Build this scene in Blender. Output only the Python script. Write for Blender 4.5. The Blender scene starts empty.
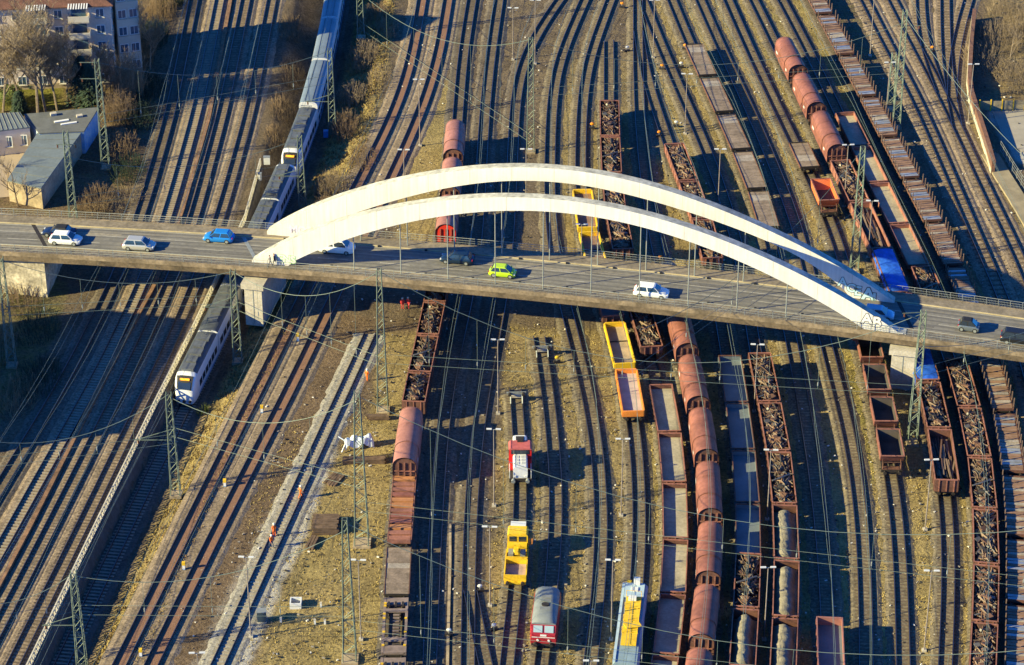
import bpy, bmesh, math, random
import numpy as np
from mathutils import Vector, Matrix

# ------------------------------------------------------------------ camera, sky, sun, exposure
SC = bpy.context.scene
COL = SC.collection
PITCH = math.radians(31.0)
FPX = 2766.0                       # focal length in pixels of the 1024 px wide frame
DIST = FPX / 7.5
CAM = Vector((0, -DIST * math.cos(PITCH), DIST * math.sin(PITCH)))
cam_d = bpy.data.cameras.new('camera')
cam_d.sensor_width = 36.0
cam_d.lens = FPX / 1024 * 36.0
cam_d.clip_start = 1.0
cam_d.clip_end = 20000
cam_o = bpy.data.objects.new('camera', cam_d)
COL.objects.link(cam_o)
cam_o.location = CAM
cam_o.rotation_euler = (math.pi / 2 - PITCH, 0, 0)
SC.camera = cam_o

SUN_E = math.radians(22.8)
SH = Vector((0.957, 0.290, 0)).normalized()       # the way shadows fall on the ground
SL = 1 / math.tan(SUN_E)                          # shadow length of one metre
sun_to = Vector((-SH.x * math.cos(SUN_E), -SH.y * math.cos(SUN_E), math.sin(SUN_E)))
sun_d = bpy.data.lights.new('sun', 'SUN')
sun_d.energy = 5.0
sun_d.angle = math.radians(0.5)
sun_d.color = (1.0, 0.87, 0.43)
sun_o = bpy.data.objects.new('sun', sun_d)
COL.objects.link(sun_o)
sun_o.location = (-200, -40, 200)
sun_o.rotation_euler = sun_to.to_track_quat('Z', 'Y').to_euler()

W = bpy.data.worlds.new('World')
SC.world = W
W.use_nodes = True
wn = W.node_tree.nodes
wn.clear()
wo = wn.new('ShaderNodeOutputWorld')
wb = wn.new('ShaderNodeBackground')
ws = wn.new('ShaderNodeTexSky')
ws.sky_type = 'NISHITA'
ws.sun_disc = False
ws.sun_elevation = SUN_E
ws.sun_rotation = math.atan2(sun_to.x, sun_to.y)
ws.air_density = 0.6
ws.dust_density = 0.1
ws.ozone_density = 10.0
wb.inputs[1].default_value = 0.105
wt = wn.new('ShaderNodeVectorMath')            # the photograph's cool rendering of skylight, the same all round
wt.operation = 'MULTIPLY'
wt.inputs[1].default_value = (0.36, 0.92, 1.22)
W.node_tree.links.new(ws.outputs[0], wt.inputs[0])
W.node_tree.links.new(wt.outputs[0], wb.inputs[0])
W.node_tree.links.new(wb.outputs[0], wo.inputs[0])
SC.view_settings.view_transform = 'Standard'
SC.view_settings.look = 'None'
SC.view_settings.exposure = 1.36
SC.view_settings.gamma = 1.0
SC.cycles.max_bounces = 5
SC.cycles.diffuse_bounces = 2
SC.cycles.glossy_bounces = 3

# ------------------------------------------------------------------ surveying helpers
RIGHT = Vector((1, 0, 0))
FWD = Vector((0, math.cos(PITCH), -math.sin(PITCH)))
UPV = Vector((0, math.sin(PITCH), math.cos(PITCH)))


def ray(px, py):
    return FWD + RIGHT * ((px - 512) / FPX) + UPV * ((332.5 - py) / FPX)


def P(px, py, z=0.0):
    d = ray(px, py)
    t = (z - CAM.z) / d.z
    return CAM + d * t


def YW(py, z=0.0):
    return P(512, py, z).y


def zat(px, py, Y):
    d = ray(px, py)
    t = (Y - CAM.y) / d.y
    return CAM.z + d.z * t


def gy(py, z):
    """row on the ground under a point seen at row py that stands z high"""
    Y = YW(py, z)
    v = Vector((0, Y, 0)) - CAM
    return 332.5 - FPX * v.dot(UPV) / v.dot(FWD)


rnd = random.Random(7)
ORD = ['first', 'second', 'third', 'fourth', 'fifth', 'sixth', 'seventh', 'eighth', 'ninth', 'tenth', 'eleventh', 'twelfth']


# ------------------------------------------------------------------ mesh helpers
class MB:
    def __init__(s):
        s.v = []; s.f = []; s.m = []

    def add(s, vs, fs, mi=0):
        o = len(s.v)
        s.v += [tuple(p) for p in vs]
        for f in fs:
            s.f.append([i + o for i in f]); s.m.append(mi)
        return s

    def box(s, cx, cy, cz, sx, sy, sz, rz=0.0, mi=0, tx=0.0):
        x, y, z = sx / 2, sy / 2, sz / 2
        c, n = math.cos(rz), math.sin(rz)
        ct, st = math.cos(tx), math.sin(tx)
        vs = []
        for a, b, d in ((-x, -y, -z), (x, -y, -z), (x, y, -z), (-x, y, -z), (-x, -y, z), (x, -y, z), (x, y, z), (-x, y, z)):
            if tx:
                a, d = a * ct - d * st, a * st + d * ct
            vs.append((cx + a * c - b * n, cy + a * n + b * c, cz + d))
        return s.add(vs, [(0, 3, 2, 1), (4, 5, 6, 7), (0, 1, 5, 4), (1, 2, 6, 5), (2, 3, 7, 6), (3, 0, 4, 7)], mi)

    def hexa(s, vs, mi=0):
        return s.add(vs, [(0, 3, 2, 1), (4, 5, 6, 7), (0, 1, 5, 4), (1, 2, 6, 5), (2, 3, 7, 6), (3, 0, 4, 7)], mi)

    def loft(s, rings, mi=0, caps=True, closed=True):
        n = len(rings[0])
        o = len(s.v)
        for r in rings:
            s.v += [tuple(p) for p in r]
        for k in range(len(rings) - 1):
            for i in range(n if closed else n - 1):
                j = (i + 1) % n
                s.f.append([o + k * n + i, o + k * n + j, o + (k + 1) * n + j, o + (k + 1) * n + i]); s.m.append(mi)
        if caps:
            s.f.append([o + i for i in range(n)][::-1]); s.m.append(mi)
            s.f.append([o + (len(rings) - 1) * n + i for i in range(n)]); s.m.append(mi)
        return s

    def tube(s, pts, r, n=6, mi=0, caps=True):
        pts = [Vector(p) for p in pts]
        rs = r if isinstance(r, (list, tuple)) else [r] * len(pts)
        rings = []
        for i, p in enumerate(pts):
            t = (pts[min(i + 1, len(pts) - 1)] - pts[max(i - 1, 0)])
            if t.length < 1e-9:
                t = Vector((0, 0, 1))
            t.normalize()
            a = Vector((0, 0, 1)) if abs(t.z) < 0.9 else Vector((1, 0, 0))
            u = t.cross(a).normalized(); w = t.cross(u)
            rings.append([p + (u * math.cos(2 * math.pi * k / n) + w * math.sin(2 * math.pi * k / n)) * rs[i] for k in range(n)])
        return s.loft(rings, mi, caps)

    def cyl(s, c, axis, r, h, n=12, mi=0):
        c = Vector(c); a = Vector(axis).normalized() * h / 2
        return s.tube([c - a, c + a], r, n, mi)

    def ext(s, poly, a0, a1, axis='y', mi=0):
        """extrude a polygon: given in (x,z) along y, or (y,z) along x, or (x,y) along z"""
        f = {'y': lambda p, a: (p[0], a, p[1]), 'x': lambda p, a: (a, p[0], p[1]), 'z': lambda p, a: (p[0], p[1], a)}[axis]
        return s.loft([[f(p, a0) for p in poly], [f(p, a1) for p in poly]], mi)

    def build(s, name, mats, parent=None, smooth=False, fix=True):
        me = bpy.data.meshes.new(name)
        me.from_pydata(s.v, [], s.f)
        if not isinstance(mats, (list, tuple)):
            mats = [mats]
        for m in mats:
            me.materials.append(m)
        me.polygons.foreach_set('material_index', s.m)
        if fix:
            b = bmesh.new(); b.from_mesh(me)
            bmesh.ops.recalc_face_normals(b, faces=b.faces)
            b.to_mesh(me); b.free()
        if smooth:
            me.polygons.foreach_set('use_smooth', [True] * len(me.polygons))
            try:
                me.set_sharp_from_angle(angle=math.radians(38))
            except Exception:
                pass
        me.update()
        return obj(name, me, parent)


def obj(name, me, parent=None):
    o = bpy.data.objects.new(name, me)
    COL.objects.link(o)
    if parent is not None:
        o.parent = parent
    return o


def tag(o, label=None, cat=None, group=None, kind=None):
    if label: o['label'] = label
    if cat: o['category'] = cat
    if group: o['group'] = group
    if kind: o['kind'] = kind
    return o


def thing(name, label=None, cat=None, loc=(0, 0, 0), rz=0.0, group=None):
    o = bpy.data.objects.new(name, None)
    COL.objects.link(o)
    o.empty_display_size = 0.5
    o.location = loc; o.rotation_euler = (0, 0, rz)
    return tag(o, label, cat, group)


def copy_tree(o, parent=None):
    c = o.copy()
    COL.objects.link(c)
    c.parent = parent
    for ch in o.children:
        copy_tree(ch, c)
    return c


PROTO = {}


def inst(key, maker):
    """first call builds the thing, later calls copy it with its parts"""
    if key not in PROTO:
        PROTO[key] = maker()
        return PROTO[key]
    return copy_tree(PROTO[key])


# ------------------------------------------------------------------ materials
MATS = {}


def mat(name, col, rough=0.7, metal=0.0, var=0.25, scale=1.5, col2=None, fine=0.0, fscale=18.0, bump=0.0, alpha=None, spec=0.4):
    if name in MATS:
        return MATS[name]
    m = bpy.data.materials.new(name)
    m.use_nodes = True
    nt = m.node_tree
    b = nt.nodes['Principled BSDF']
    b.inputs['Roughness'].default_value = rough
    b.inputs['Metallic'].default_value = metal
    b.inputs['Specular IOR Level'].default_value = spec
    L = nt.links.new
    if var > 0 or fine > 0:
        g = nt.nodes.new('ShaderNodeNewGeometry')
        n = nt.nodes.new('ShaderNodeTexNoise')
        n.inputs['Scale'].default_value = scale
        n.inputs['Detail'].default_value = 5.0
        n.inputs['Roughness'].default_value = 0.65
        L(g.outputs['Position'], n.inputs['Vector'])
        r = nt.nodes.new('ShaderNodeValToRGB')
        c2 = col2 or tuple(min(1, c * (1 + var)) for c in col)
        c1 = tuple(c * (1 - var) for c in col) if not col2 else col
        r.color_ramp.elements[0].position = 0.33
        r.color_ramp.elements[1].position = 0.67
        r.color_ramp.elements[0].color = (*c1, 1)
        r.color_ramp.elements[1].color = (*c2, 1)
        L(n.outputs[0], r.inputs[0])
        out = r.outputs[0]
        if fine > 0:
            n2 = nt.nodes.new('ShaderNodeTexNoise')
            n2.inputs['Scale'].default_value = fscale
            n2.inputs['Detail'].default_value = 3.0
            L(g.outputs['Position'], n2.inputs['Vector'])
            mr = nt.nodes.new('ShaderNodeMapRange')
            mr.inputs[1].default_value = 0.3; mr.inputs[2].default_value = 0.7
            mr.inputs[3].default_value = 1 - fine; mr.inputs[4].default_value = 1 + fine
            L(n2.outputs[0], mr.inputs[0])
            mx = nt.nodes.new('ShaderNodeVectorMath'); mx.operation = 'SCALE'
            L(out, mx.inputs[0]); L(mr.outputs[0], mx.inputs['Scale'])
            out = mx.outputs[0]
        L(out, b.inputs['Base Color'])
        if bump > 0:
            bp = nt.nodes.new('ShaderNodeBump')
            bp.inputs['Strength'].default_value = bump
            bp.inputs['Distance'].default_value = 0.1
            L((n2 if fine > 0 else n).outputs[0], bp.inputs['Height'])
            L(bp.outputs[0], b.inputs['Normal'])
    else:
        b.inputs['Base Color'].default_value = (*col, 1)
    MATS[name] = m
    return m


def emat(name, col, e):
    m = mat(name, col, 0.5, var=0)
    b = m.node_tree.nodes['Principled BSDF']
    b.inputs['Emission Color'].default_value = (*col, 1)
    b.inputs['Emission Strength'].default_value = e
    return m


M_BALLAST = {
    'tan': mat('ballast_tan', (0.20, 0.152, 0.104), 0.95, var=.25, scale=.5, fine=.45, fscale=3.5, bump=.6),
    'rust': mat('ballast_rust', (0.17, 0.10, 0.065), 0.95, var=.15, scale=.5, fine=.35, fscale=4, bump=.5),
    'grey': mat('ballast_grey', (0.26, 0.24, 0.20), 0.95, var=.15, scale=.5, fine=.4, fscale=4, bump=.6),
    'dark': mat('ballast_dark', (0.095, 0.080, 0.062), 0.95, var=.25, scale=.4, fine=.45, fscale=3.5, bump=.6),
    'brown': mat('ballast_brown', (0.118, 0.096, 0.070), 0.95, var=.25, scale=.35, fine=.5, fscale=3, bump=.6),
    'weedy': mat('ballast_weedy', (0.108, 0.090, 0.066), 0.95, var=.35, scale=.3, col2=(0.195, 0.158, 0.095), fine=.5, fscale=3, bump=.6),
}
M_RUSTB = mat('ballast_between_rails', (0.20, 0.108, 0.070), 0.95, var=.12, scale=.8, fine=.25, fscale=6, bump=.4)
M_SLEEP_W = mat('timber_sleeper', (0.115, 0.084, 0.056), 0.9, var=.35, scale=2)
M_SLEEP_C = mat('concrete_sleeper', (0.27, 0.23, 0.17), 0.9, var=.15, scale=2)
M_RAIL = mat('rail_steel', (0.06, 0.045, 0.04), 0.45, 0.6, var=.25, scale=1)
M_RAILTOP = mat('rail_running_surface', (0.16, 0.165, 0.18), 0.35, 0.9, var=0)
M_WHITE = mat('arch_white_paint', (0.62, 0.605, 0.58), 0.55, var=.06, scale=.25, fine=.10, fscale=1.5)
_n = [n for n in M_WHITE.node_tree.nodes if n.type == 'TEX_NOISE'][1]      # rain streaks run down the paint
_mp = M_WHITE.node_tree.nodes.new('ShaderNodeMapping')
_mp.inputs['Scale'].default_value = (1.6, 1.6, 0.12)
_g = [n for n in M_WHITE.node_tree.nodes if n.type == 'NEW_GEOMETRY'][0]
M_WHITE.node_tree.links.new(_g.outputs['Position'], _mp.inputs['Vector'])
M_WHITE.node_tree.links.new(_mp.outputs[0], _n.inputs['Vector'])
M_ARCHTOP = mat('arch_top_grey', (0.40, 0.39, 0.33), 0.8, var=.25, scale=.35, fine=.3, fscale=1.5)  # greyer, blotchier colour for the upper faces of the arches
M_CONC = mat('concrete', (0.42, 0.38, 0.31), 0.9, var=.2, scale=.6, fine=.15, fscale=4)
M_CONCD = mat('concrete_dirty', (0.33, 0.26, 0.17), 0.9, var=.35, scale=.5, fine=.2, fscale=3)
M_GALV = mat('galvanised_steel', (0.30, 0.32, 0.30), 0.55, 0.4, var=.15, scale=2)
M_GREEN = mat('mast_green_paint', (0.125, 0.16, 0.13), 0.6, 0.2, var=.2, scale=1.5)
M_WIRE = mat('wire_patina', (0.13, 0.17, 0.15), 0.6, 0.2, var=0)
M_DARK = mat('dark_iron', (0.035, 0.03, 0.028), 0.7, 0.3, var=.3, scale=2)
M_BLACK = mat('black_rubber', (0.015, 0.015, 0.016), 0.7, var=0)
M_GLASS = mat('dark_glass', (0.02, 0.03, 0.045), 0.08, 0.0, var=0, spec=.8)
M_LAMP = mat('lamp_housing_white', (0.60, 0.61, 0.60), 0.5, var=0)
# ------------------------------------------------------------------ tracks: survey lines (column, row in the photograph, on the ground)
TR = {
    'a': [(196, -10), (194, 0), (170, 120), (163, 140), (143, 211), (123, 266), (90, 335), (56, 399), (0, 488), (-60, 590), (-105, 665)],
    'b': [(222, -10), (220, 0), (196, 120), (189, 140), (170, 211), (151, 266), (120, 335), (87, 399), (40, 479), (8, 540), (-65, 665)],
    'd': [(248, -10), (246, 0), (222, 120), (215, 140), (197, 211), (179, 266), (148, 335), (116, 399), (97, 437), (50, 531), (-20, 665)],
    'e': [(274, -10), (272, 0), (249, 120), (242, 140), (223, 211), (204, 266), (176, 335), (145, 399), (126, 437), (81, 531), (14, 665)],
    'm1': [(423, -6), (422, 0), (414, 50), (404, 90), (384, 138), (355, 189), (328, 247), (295, 316), (253, 400), (205, 495), (186, 534), (122, 662)],
    'm2': [(449, -6), (448, 0), (440, 52), (430, 90), (412, 135), (384, 195), (356, 252), (326, 316), (286, 399), (236, 495), (217, 532), (154, 662)],
    'w': [(372, 331), (341, 399), (310, 465), (282, 527), (221, 660), (212, 680)],
    'n1': [(473, -6), (472, 0), (462, 60), (458, 118), (453, 180), (447, 250), (440, 300), (430, 350), (419, 395), (410, 440), (404, 484), (400, 545), (397, 600), (394, 665)],
    'n2': [(500, -6), (499, 0), (490, 60), (484, 120), (480, 200), (476, 260), (468, 300), (456, 350), (445, 399), (437, 499), (432, 600), (430, 665)],
    'n3': [(563, -4), (561, 0), (538, 30), (523, 58), (517, 80), (514, 120), (511, 200), (507, 260), (501, 310), (491, 355), (482, 399), (475, 450), (471, 499), (469, 560), (468, 620), (468, 665)],
    'o1': [(588, -6), (585, 0), (572, 30), (558, 60), (553, 85), (551, 120), (549, 190), (552, 250), (564, 306), (590, 398), (599, 459), (603, 519), (602, 552), (599, 602), (590, 665)],
    'o2': [(613, -5), (611, 0), (604, 20), (591, 50), (584, 80), (581, 120), (580, 205), (588, 250), (601, 295), (616, 338), (628, 388), (635, 425), (639, 479), (641, 519), (640, 562), (636, 605), (630, 652), (627, 672)],
    'o3': [(609, 40), (609, 60), (609, 130), (611, 200), (619, 260), (637, 318), (653, 365), (664, 410), (671, 448), (675, 498), (676, 545), (675, 609), (670, 645), (664, 680)],
    'p1': [(638, -4), (638, 0), (638, 60), (640, 130), (650, 220), (668, 300), (685, 362), (695, 412), (705, 460), (711, 515), (711, 578), (705, 638), (697, 690)],
    'p2': [(638, 30), (641, 60), (650, 95), (663, 130), (673, 161), (689, 200), (705, 240), (716, 290), (724, 340), (732, 390), (738, 427), (743, 463), (748, 510), (749, 560), (746, 625), (742, 670)],
    'q1': [(640, -5), (642, 0), (667, 63), (698, 132), (722, 190), (738, 245), (748, 305), (757, 368), (766, 412), (772, 430), (779, 469), (785, 520), (787, 576), (785, 632), (782, 680)],
    'q2': [(669, -5), (671, 0), (693, 54), (725, 124), (743, 163), (758, 201), (770, 235), (781, 290), (789, 334), (802, 395), (815, 470), (823, 540), (828, 610), (829, 672)],
    'q3': [(697, -5), (699, 0), (722, 52), (755, 122), (783, 190), (800, 235), (813, 290), (825, 345), (840, 399), (853, 450), (860, 499), (865, 560), (866, 610), (866, 668)],
    'q4': [(725, -5), (727, 0), (757, 68), (788, 132), (826, 212), (844, 260), (859, 325), (874, 396), (882, 429), (888, 457), (893, 485), (899, 530), (902, 592), (903, 668)],
    'q5': [(750, -5), (753, 0), (781, 58), (812, 122), (850, 201), (872, 248), (890, 290), (908, 335), (924, 390), (935, 435), (942, 470), (947, 500), (950, 560), (949, 592), (945, 668)],
    'q6': [(778, -5), (781, 0), (810, 55), (842, 122), (873, 187), (891, 224), (912, 266), (933, 310), (951, 365), (964, 408), (971, 436), (978, 462), (983, 505), (986, 570), (985, 612), (981, 676)],
    'r1': [(809, -5), (812, 0), (836, 46), (858, 88), (880, 130), (896, 163), (918, 203), (944, 253), (962, 295), (981, 345), (997, 396), (1004, 424), (1012, 467), (1017, 527), (1018, 600), (1016, 668)],
    'r2': [(861, -5), (864, 0), (891, 55), (913, 92), (929, 130), (952, 181), (973, 233), (990, 268), (1010, 315), (1030, 375), (1045, 440), (1052, 520), (1052, 660)],
    'r3': [(889, -5), (891, 0), (919, 54), (941, 94), (957, 128), (967, 148), (982, 185), (1003, 225), (1022, 264), (1045, 320), (1068, 400), (1082, 500), (1086, 660)],
    'r4': [(920, -5), (920, 0), (921, 36), (928, 65), (941, 94)],
    'r5': [(945, -5), (945, 0), (945, 36), (947, 70), (951, 100), (957, 128)],
    'r6': [(970, -5), (968, 0), (959, 30), (953, 60), (950, 85), (952, 104)],
    'u2': [(539, 337), (541, 346), (549, 399), (555, 459), (558, 499), (557, 532), (553, 582), (545, 640), (541, 670)],
    'u3': [(515, 388), (517, 400), (520, 440), (522, 495), (520, 540), (515, 598), (508, 660), (506, 675)],
    'u4b': [(470, 592), (475, 622), (484, 660), (486, 670)],
    'L': [(336, 10), (334, 24), (327, 64), (317, 108), (303, 153), (291, 182), (276, 214), (252, 268), (228, 322), (206, 366), (176, 427), (125, 531), (64, 661)],
}
CUT = -2.2
EXT_TOP = {k: 70 for k in TR}
EXT_BOT = {k: 45 for k in TR}
for k in ('w', 'u2', 'u3', 'p2', 'o3', 'u4b'):
    EXT_TOP[k] = 0
for k in ('r4', 'r5', 'r6'):
    EXT_BOT[k] = 0
EXT_TOP['o3'] = 0


class Track:
    def __init__(s, key):
        z = CUT if key == 'L' else 0.0
        pts = [P(x, y, z) for x, y in TR[key]]
        pts = [Vector((p.x, p.y)) for p in pts]
        if EXT_TOP[key]:
            d = (pts[0] - pts[2]).normalized()
            pts = [pts[0] + d * EXT_TOP[key], pts[0] + d * EXT_TOP[key] / 2] + pts
        if EXT_BOT[key]:
            d = (pts[-1] - pts[-3]).normalized()
            pts = pts + [pts[-1] + d * EXT_BOT[key] / 2, pts[-1] + d * EXT_BOT[key]]
        # smooth curve x(Y): resample, then relax
        Y = np.array([p.y for p in pts])[::-1]; X = np.array([p.x for p in pts])[::-1]
        ys = np.arange(Y.min(), Y.max() + 0.01, 1.0)
        xs = np.interp(ys, Y, X)
        k = 9
        for _ in range(3):
            e = np.concatenate([2 * xs[0] - xs[k:0:-1], xs, 2 * xs[-1] - xs[-2:-k - 2:-1]])
            xs = np.convolve(e, np.ones(2 * k + 1) / (2 * k + 1), 'valid')
        s.ys, s.xs = ys[::-1].copy(), xs[::-1].copy()         # far to near
        ds = np.hypot(np.diff(s.xs), np.diff(s.ys))
        s.s = np.concatenate([[0], np.cumsum(ds)])
        s.z = z
        s.key = key

    def s_at_py(s, py):
        return float(np.interp(-YW(py, s.z), -s.ys, s.s))

    def at(s, d):
        d = min(max(d, 0), s.s[-1])
        return Vector((float(np.interp(d, s.s, s.xs)), float(np.interp(d, s.s, s.ys)), s.z))

    def x_at(s, Y):
        return np.interp(Y, s.ys[::-1], s.xs[::-1])

    def samples(s, step):
        n = max(2, int(s.s[-1] / step) + 1)
        out = []
        for i in range(n):
            d = s.s[-1] * i / (n - 1)
            p = s.at(d); q = s.at(min(d + .5, s.s[-1])); o = s.at(max(d - .5, 0))
            t = (q - o).normalized()
            out.append((p, t, Vector((-t.y, t.x, 0))))
        return out


TK = {k: Track(k) for k in TR}
RAILTOP = 0.40

# ------------------------------------------------------------------ ground sheet with the cutting
WALLPX = [(292, -20), (289, 0), (269, 132), (245, 219), (219, 275), (194, 328), (158, 399), (94, 531), (30, 664)]
wp = [P(x, y, 0.6) for x, y in WALLPX]
d0 = (wp[0] - wp[2]).normalized(); d1 = (wp[-1] - wp[-2]).normalized()
wp = [wp[0] + d0 * 70] + wp + [wp[-1] + d1 * 45]
WYs = np.array([p.y for p in wp])[::-1]; WXs = np.array([p.x for p in wp])[::-1]


def wall_x(Y):
    return np.interp(Y, WYs, WXs)


def smooth(t):
    t = np.clip(t, 0, 1)
    return t * t * (3 - 2 * t)


def ground_z(X, Y):
    xl = TK['L'].x_at(Y); xw = wall_x(Y) + 0.15
    yy = np.clip(Y, -115, 175)
    fl = np.minimum(xl - 2.6, np.maximum(xw + .3, xl - 2.6))
    left = smooth((X - xw) / np.maximum(fl - xw, 0.75))
    right = 1 - np.clip((X - (xl + 2.3)) / 6.6, 0, 1)
    depth = np.where(X < xl, left, right) * CUT
    fade = 1 - smooth((np.abs(Y - 25) - 150) / 60)
    return depth * fade


def in_poly(X, Y, poly):
    inside = np.zeros(X.shape, bool)
    n = len(poly)
    for i in range(n):
        x0, y0 = poly[i]; x1, y1 = poly[(i + 1) % n]
        c = ((y0 > Y) != (y1 > Y)) & (X < (x1 - x0) * (Y - y0) / (y1 - y0 + 1e-12) + x0)
        inside ^= c
    return inside


gx = np.concatenate([[-6000, -2500, -1000, -500, -300, -200, -150], np.arange(-120, 120.1, 0.8), [150, 200, 300, 500, 1000, 2500, 6000]])
gyv = np.concatenate([[-3000, -1200, -500, -250, -160, -120], np.arange(-95, 150.1, 1.1), [180, 230, 300, 500, 1000, 2500, 8000]])
GX, GY = np.meshgrid(gx, gyv)
GZ = ground_z(GX, GY)
nr = np.random.default_rng(3)
near = (np.abs(GX) < 121) & (GY > -96) & (GY < 151)
xlg = TK['L'].x_at(GY)
slope = near & (GX > xlg + 3) & (GX < xlg + 9.6)
GZ = GZ + np.where(near, nr.normal(0, 0.035, GX.shape), 0) + np.where(slope, nr.normal(0, .09, GX.shape), 0)
GZ = np.where(near & (GX > wall_x(GY) + .5) & (GX < xlg - 2.6), GZ + nr.normal(0, .1, GX.shape), GZ)

# what covers the ground: r dry grass, g green, b pale gravel, a brown soil
ZONES = [
    # polygon in survey columns/rows, channel, value
    ([(505, 325), (1100, 345), (1120, 700), (480, 700), (500, 420)], 0, .62),
    ([(655, 385), (690, 385), (700, 700), (640, 700)], 0, .8),
    ([(815, 335), (880, 340), (895, 470), (905, 700), (830, 700), (845, 500)], 0, .85),
    ([(905, 470), (1000, 470), (1000, 700), (905, 700)], 0, .85),
    ([(838, 340), (872, 340), (897, 475), (862, 490)], 1, .62),
    ([(640, -40), (800, -40), (985, 300), (620, 300)], 0, .8),
    ([(560, 60), (660, 60), (660, 300), (560, 300)], 0, .5),
    ([(715, -40), (860, -40), (910, 190), (830, 200)], 1, .36),
    ([(640, 60), (700, 60), (790, 270), (690, 270)], 1, .26),
    ([(530, 330), (660, 335), (660, 430), (560, 430)], 1, .24),
    ([(640, 430), (668, 430), (665, 600), (645, 600)], 1, .34),
    ([(905, 480), (945, 480), (945, 690), (908, 690)], 1, .22),
    ([(500, -40), (640, -40), (650, 120), (500, 140)], 0, .22),
    ([(560, 90), (590, 90), (600, 280), (560, 280)], 0, .75),
    ([(430, 85), (452, 80), (447, 260), (400, 260), (395, 190)], 0, .95),
    ([(348, 430), (400, 395), (396, 700), (238, 700), (304, 530)], 0, .85),
    ([(372, 330), (425, 330), (405, 400), (392, 700), (372, 700)], 0, .72),
    ([(318, 310), (372, 318), (300, 470), (230, 620), (200, 700), (150, 700), (250, 500)], 3, 1.2),
    ([(320, 318), (430, 318), (400, 560), (270, 560)], 3, .6),
    ([(338, 425), (350, 405), (306, 530), (244, 670), (228, 700), (215, 700), (297, 515)], 2, 1.0),
    ([(345, 385), (362, 350), (330, 430), (318, 430)], 2, .8),
    ([(322, 410), (336, 385), (318, 440), (262, 545), (196, 690), (178, 690), (240, 560)], 2, .34),
    ([(-200, 280), (70, 280), (62, 330), (30, 380), (-30, 470), (-200, 470)], 1, .55),
    ([(-200, -60), (185, -60), (165, 60), (152, 130), (135, 225), (-200, 225)], 1, .30),
    ([(-200, -60), (185, -60), (165, 60), (152, 130), (135, 225), (-200, 225)], 3, .9),
    ([(-60, 85), (62, 85), (66, 112), (-60, 112)], 1, .95),
    ([(985, -60), (1200, -60), (1200, 100), (990, 100)], 3, .7),
    ([(985, -60), (1200, -60), (1200, 100), (990, 100)], 0, .45),
    ([(955, 110), (975, 110), (1024, 215), (1100, 330), (1060, 330)], 0, .4),
    ([(986, 110), (1200, 110), (1200, 170), (1020, 165)], 2, 1.0),
    ([(960, -60), (990, -60), (985, 60), (985, 112), (975, 112)], 3, .5),
    ([(820, -60), (985, -60), (1050, 330), (960, 330)], 0, .2),
]
cols = np.zeros(GX.shape + (4,))
for poly, ch, val in ZONES:
    wpoly = [(P(x, y).x, P(x, y).y) for x, y in poly]
    ins = in_poly(GX, GY, wpoly)
    cols[..., ch] = np.where(ins, np.maximum(cols[..., ch], val), cols[..., ch])
sl = (GX > xlg + 3.4) & (GX < xlg + 10.2) & near
cols[..., 0] = np.where(sl, 1.0, cols[..., 0])
cols[..., 3] = np.where(near & (GX > wall_x(GY) + .3) & (GX < xlg - 2.6), .9, cols[..., 3])
far = ~((np.abs(GX) < 125) & (GY > -100) & (GY < 155))
cols[..., 1] = np.where(far & (GX < -60), .5, cols[..., 1])
cols[..., 0] = np.where(far, .4, cols[..., 0])
for ch in range(4):                                     # soften the zone borders a little
    a = cols[..., ch]
    for _ in range(2):
        p_ = np.pad(a, 1, 'edge')
        a = (p_[:-2, 1:-1] + p_[2:, 1:-1] + p_[1:-1, :-2] + p_[1:-1, 2:] + 2 * a) / 6
    cols[..., ch] = a

M_GROUND = bpy.data.materials.new('ground_cover')
M_GROUND.use_nodes = True
nt = M_GROUND.node_tree
bs = nt.nodes['Principled BSDF']
bs.inputs['Roughness'].default_value = 0.97
bs.inputs['Specular IOR Level'].default_value = 0.15
L = nt.links.new
geo = nt.nodes.new('ShaderNodeNewGeometry')


def noise(scale, detail=5, rough=.6):
    n = nt.nodes.new('ShaderNodeTexNoise')
    n.inputs['Scale'].default_value = scale
    n.inputs['Detail'].default_value = detail
    n.inputs['Roughness'].default_value = rough
    L(geo.outputs['Position'], n.inputs['Vector'])
    return n.outputs[0]


def ramp(fac, c1, c2, a=.35, b=.65):
    r = nt.nodes.new('ShaderNodeValToRGB')
    r.color_ramp.elements[0].position = a; r.color_ramp.elements[1].position = b
    r.color_ramp.elements[0].color = (*c1, 1); r.color_ramp.elements[1].color = (*c2, 1)
    L(fac, r.inputs[0])
    return r.outputs[0]


def mathn(op, a, b):
    n = nt.nodes.new('ShaderNodeMath'); n.operation = op
    for i, x in enumerate((a, b)):
        if isinstance(x, (int, float)): n.inputs[i].default_value = x
        else: L(x, n.inputs[i])
    return n.outputs[0]


def mixc(fac, a, b):
    n = nt.nodes.new('ShaderNodeMix'); n.data_type = 'RGBA'
    L(fac, n.inputs['Factor']); L(a, n.inputs['A']); L(b, n.inputs['B'])
    return n.outputs['Result']


att = nt.nodes.new('ShaderNodeAttribute'); att.attribute_name = 'cover'
sep = nt.nodes.new('ShaderNodeSeparateColor')
L(att.outputs['Color'], sep.inputs[0])
n_big, n_mid, n_fine, n_vf = noise(.12, 4), noise(.55, 6, .7), noise(2.4, 6, .75), noise(7, 3)
base = ramp(n_fine, (0.075, 0.057, 0.039), (0.205, 0.157, 0.105))


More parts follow.
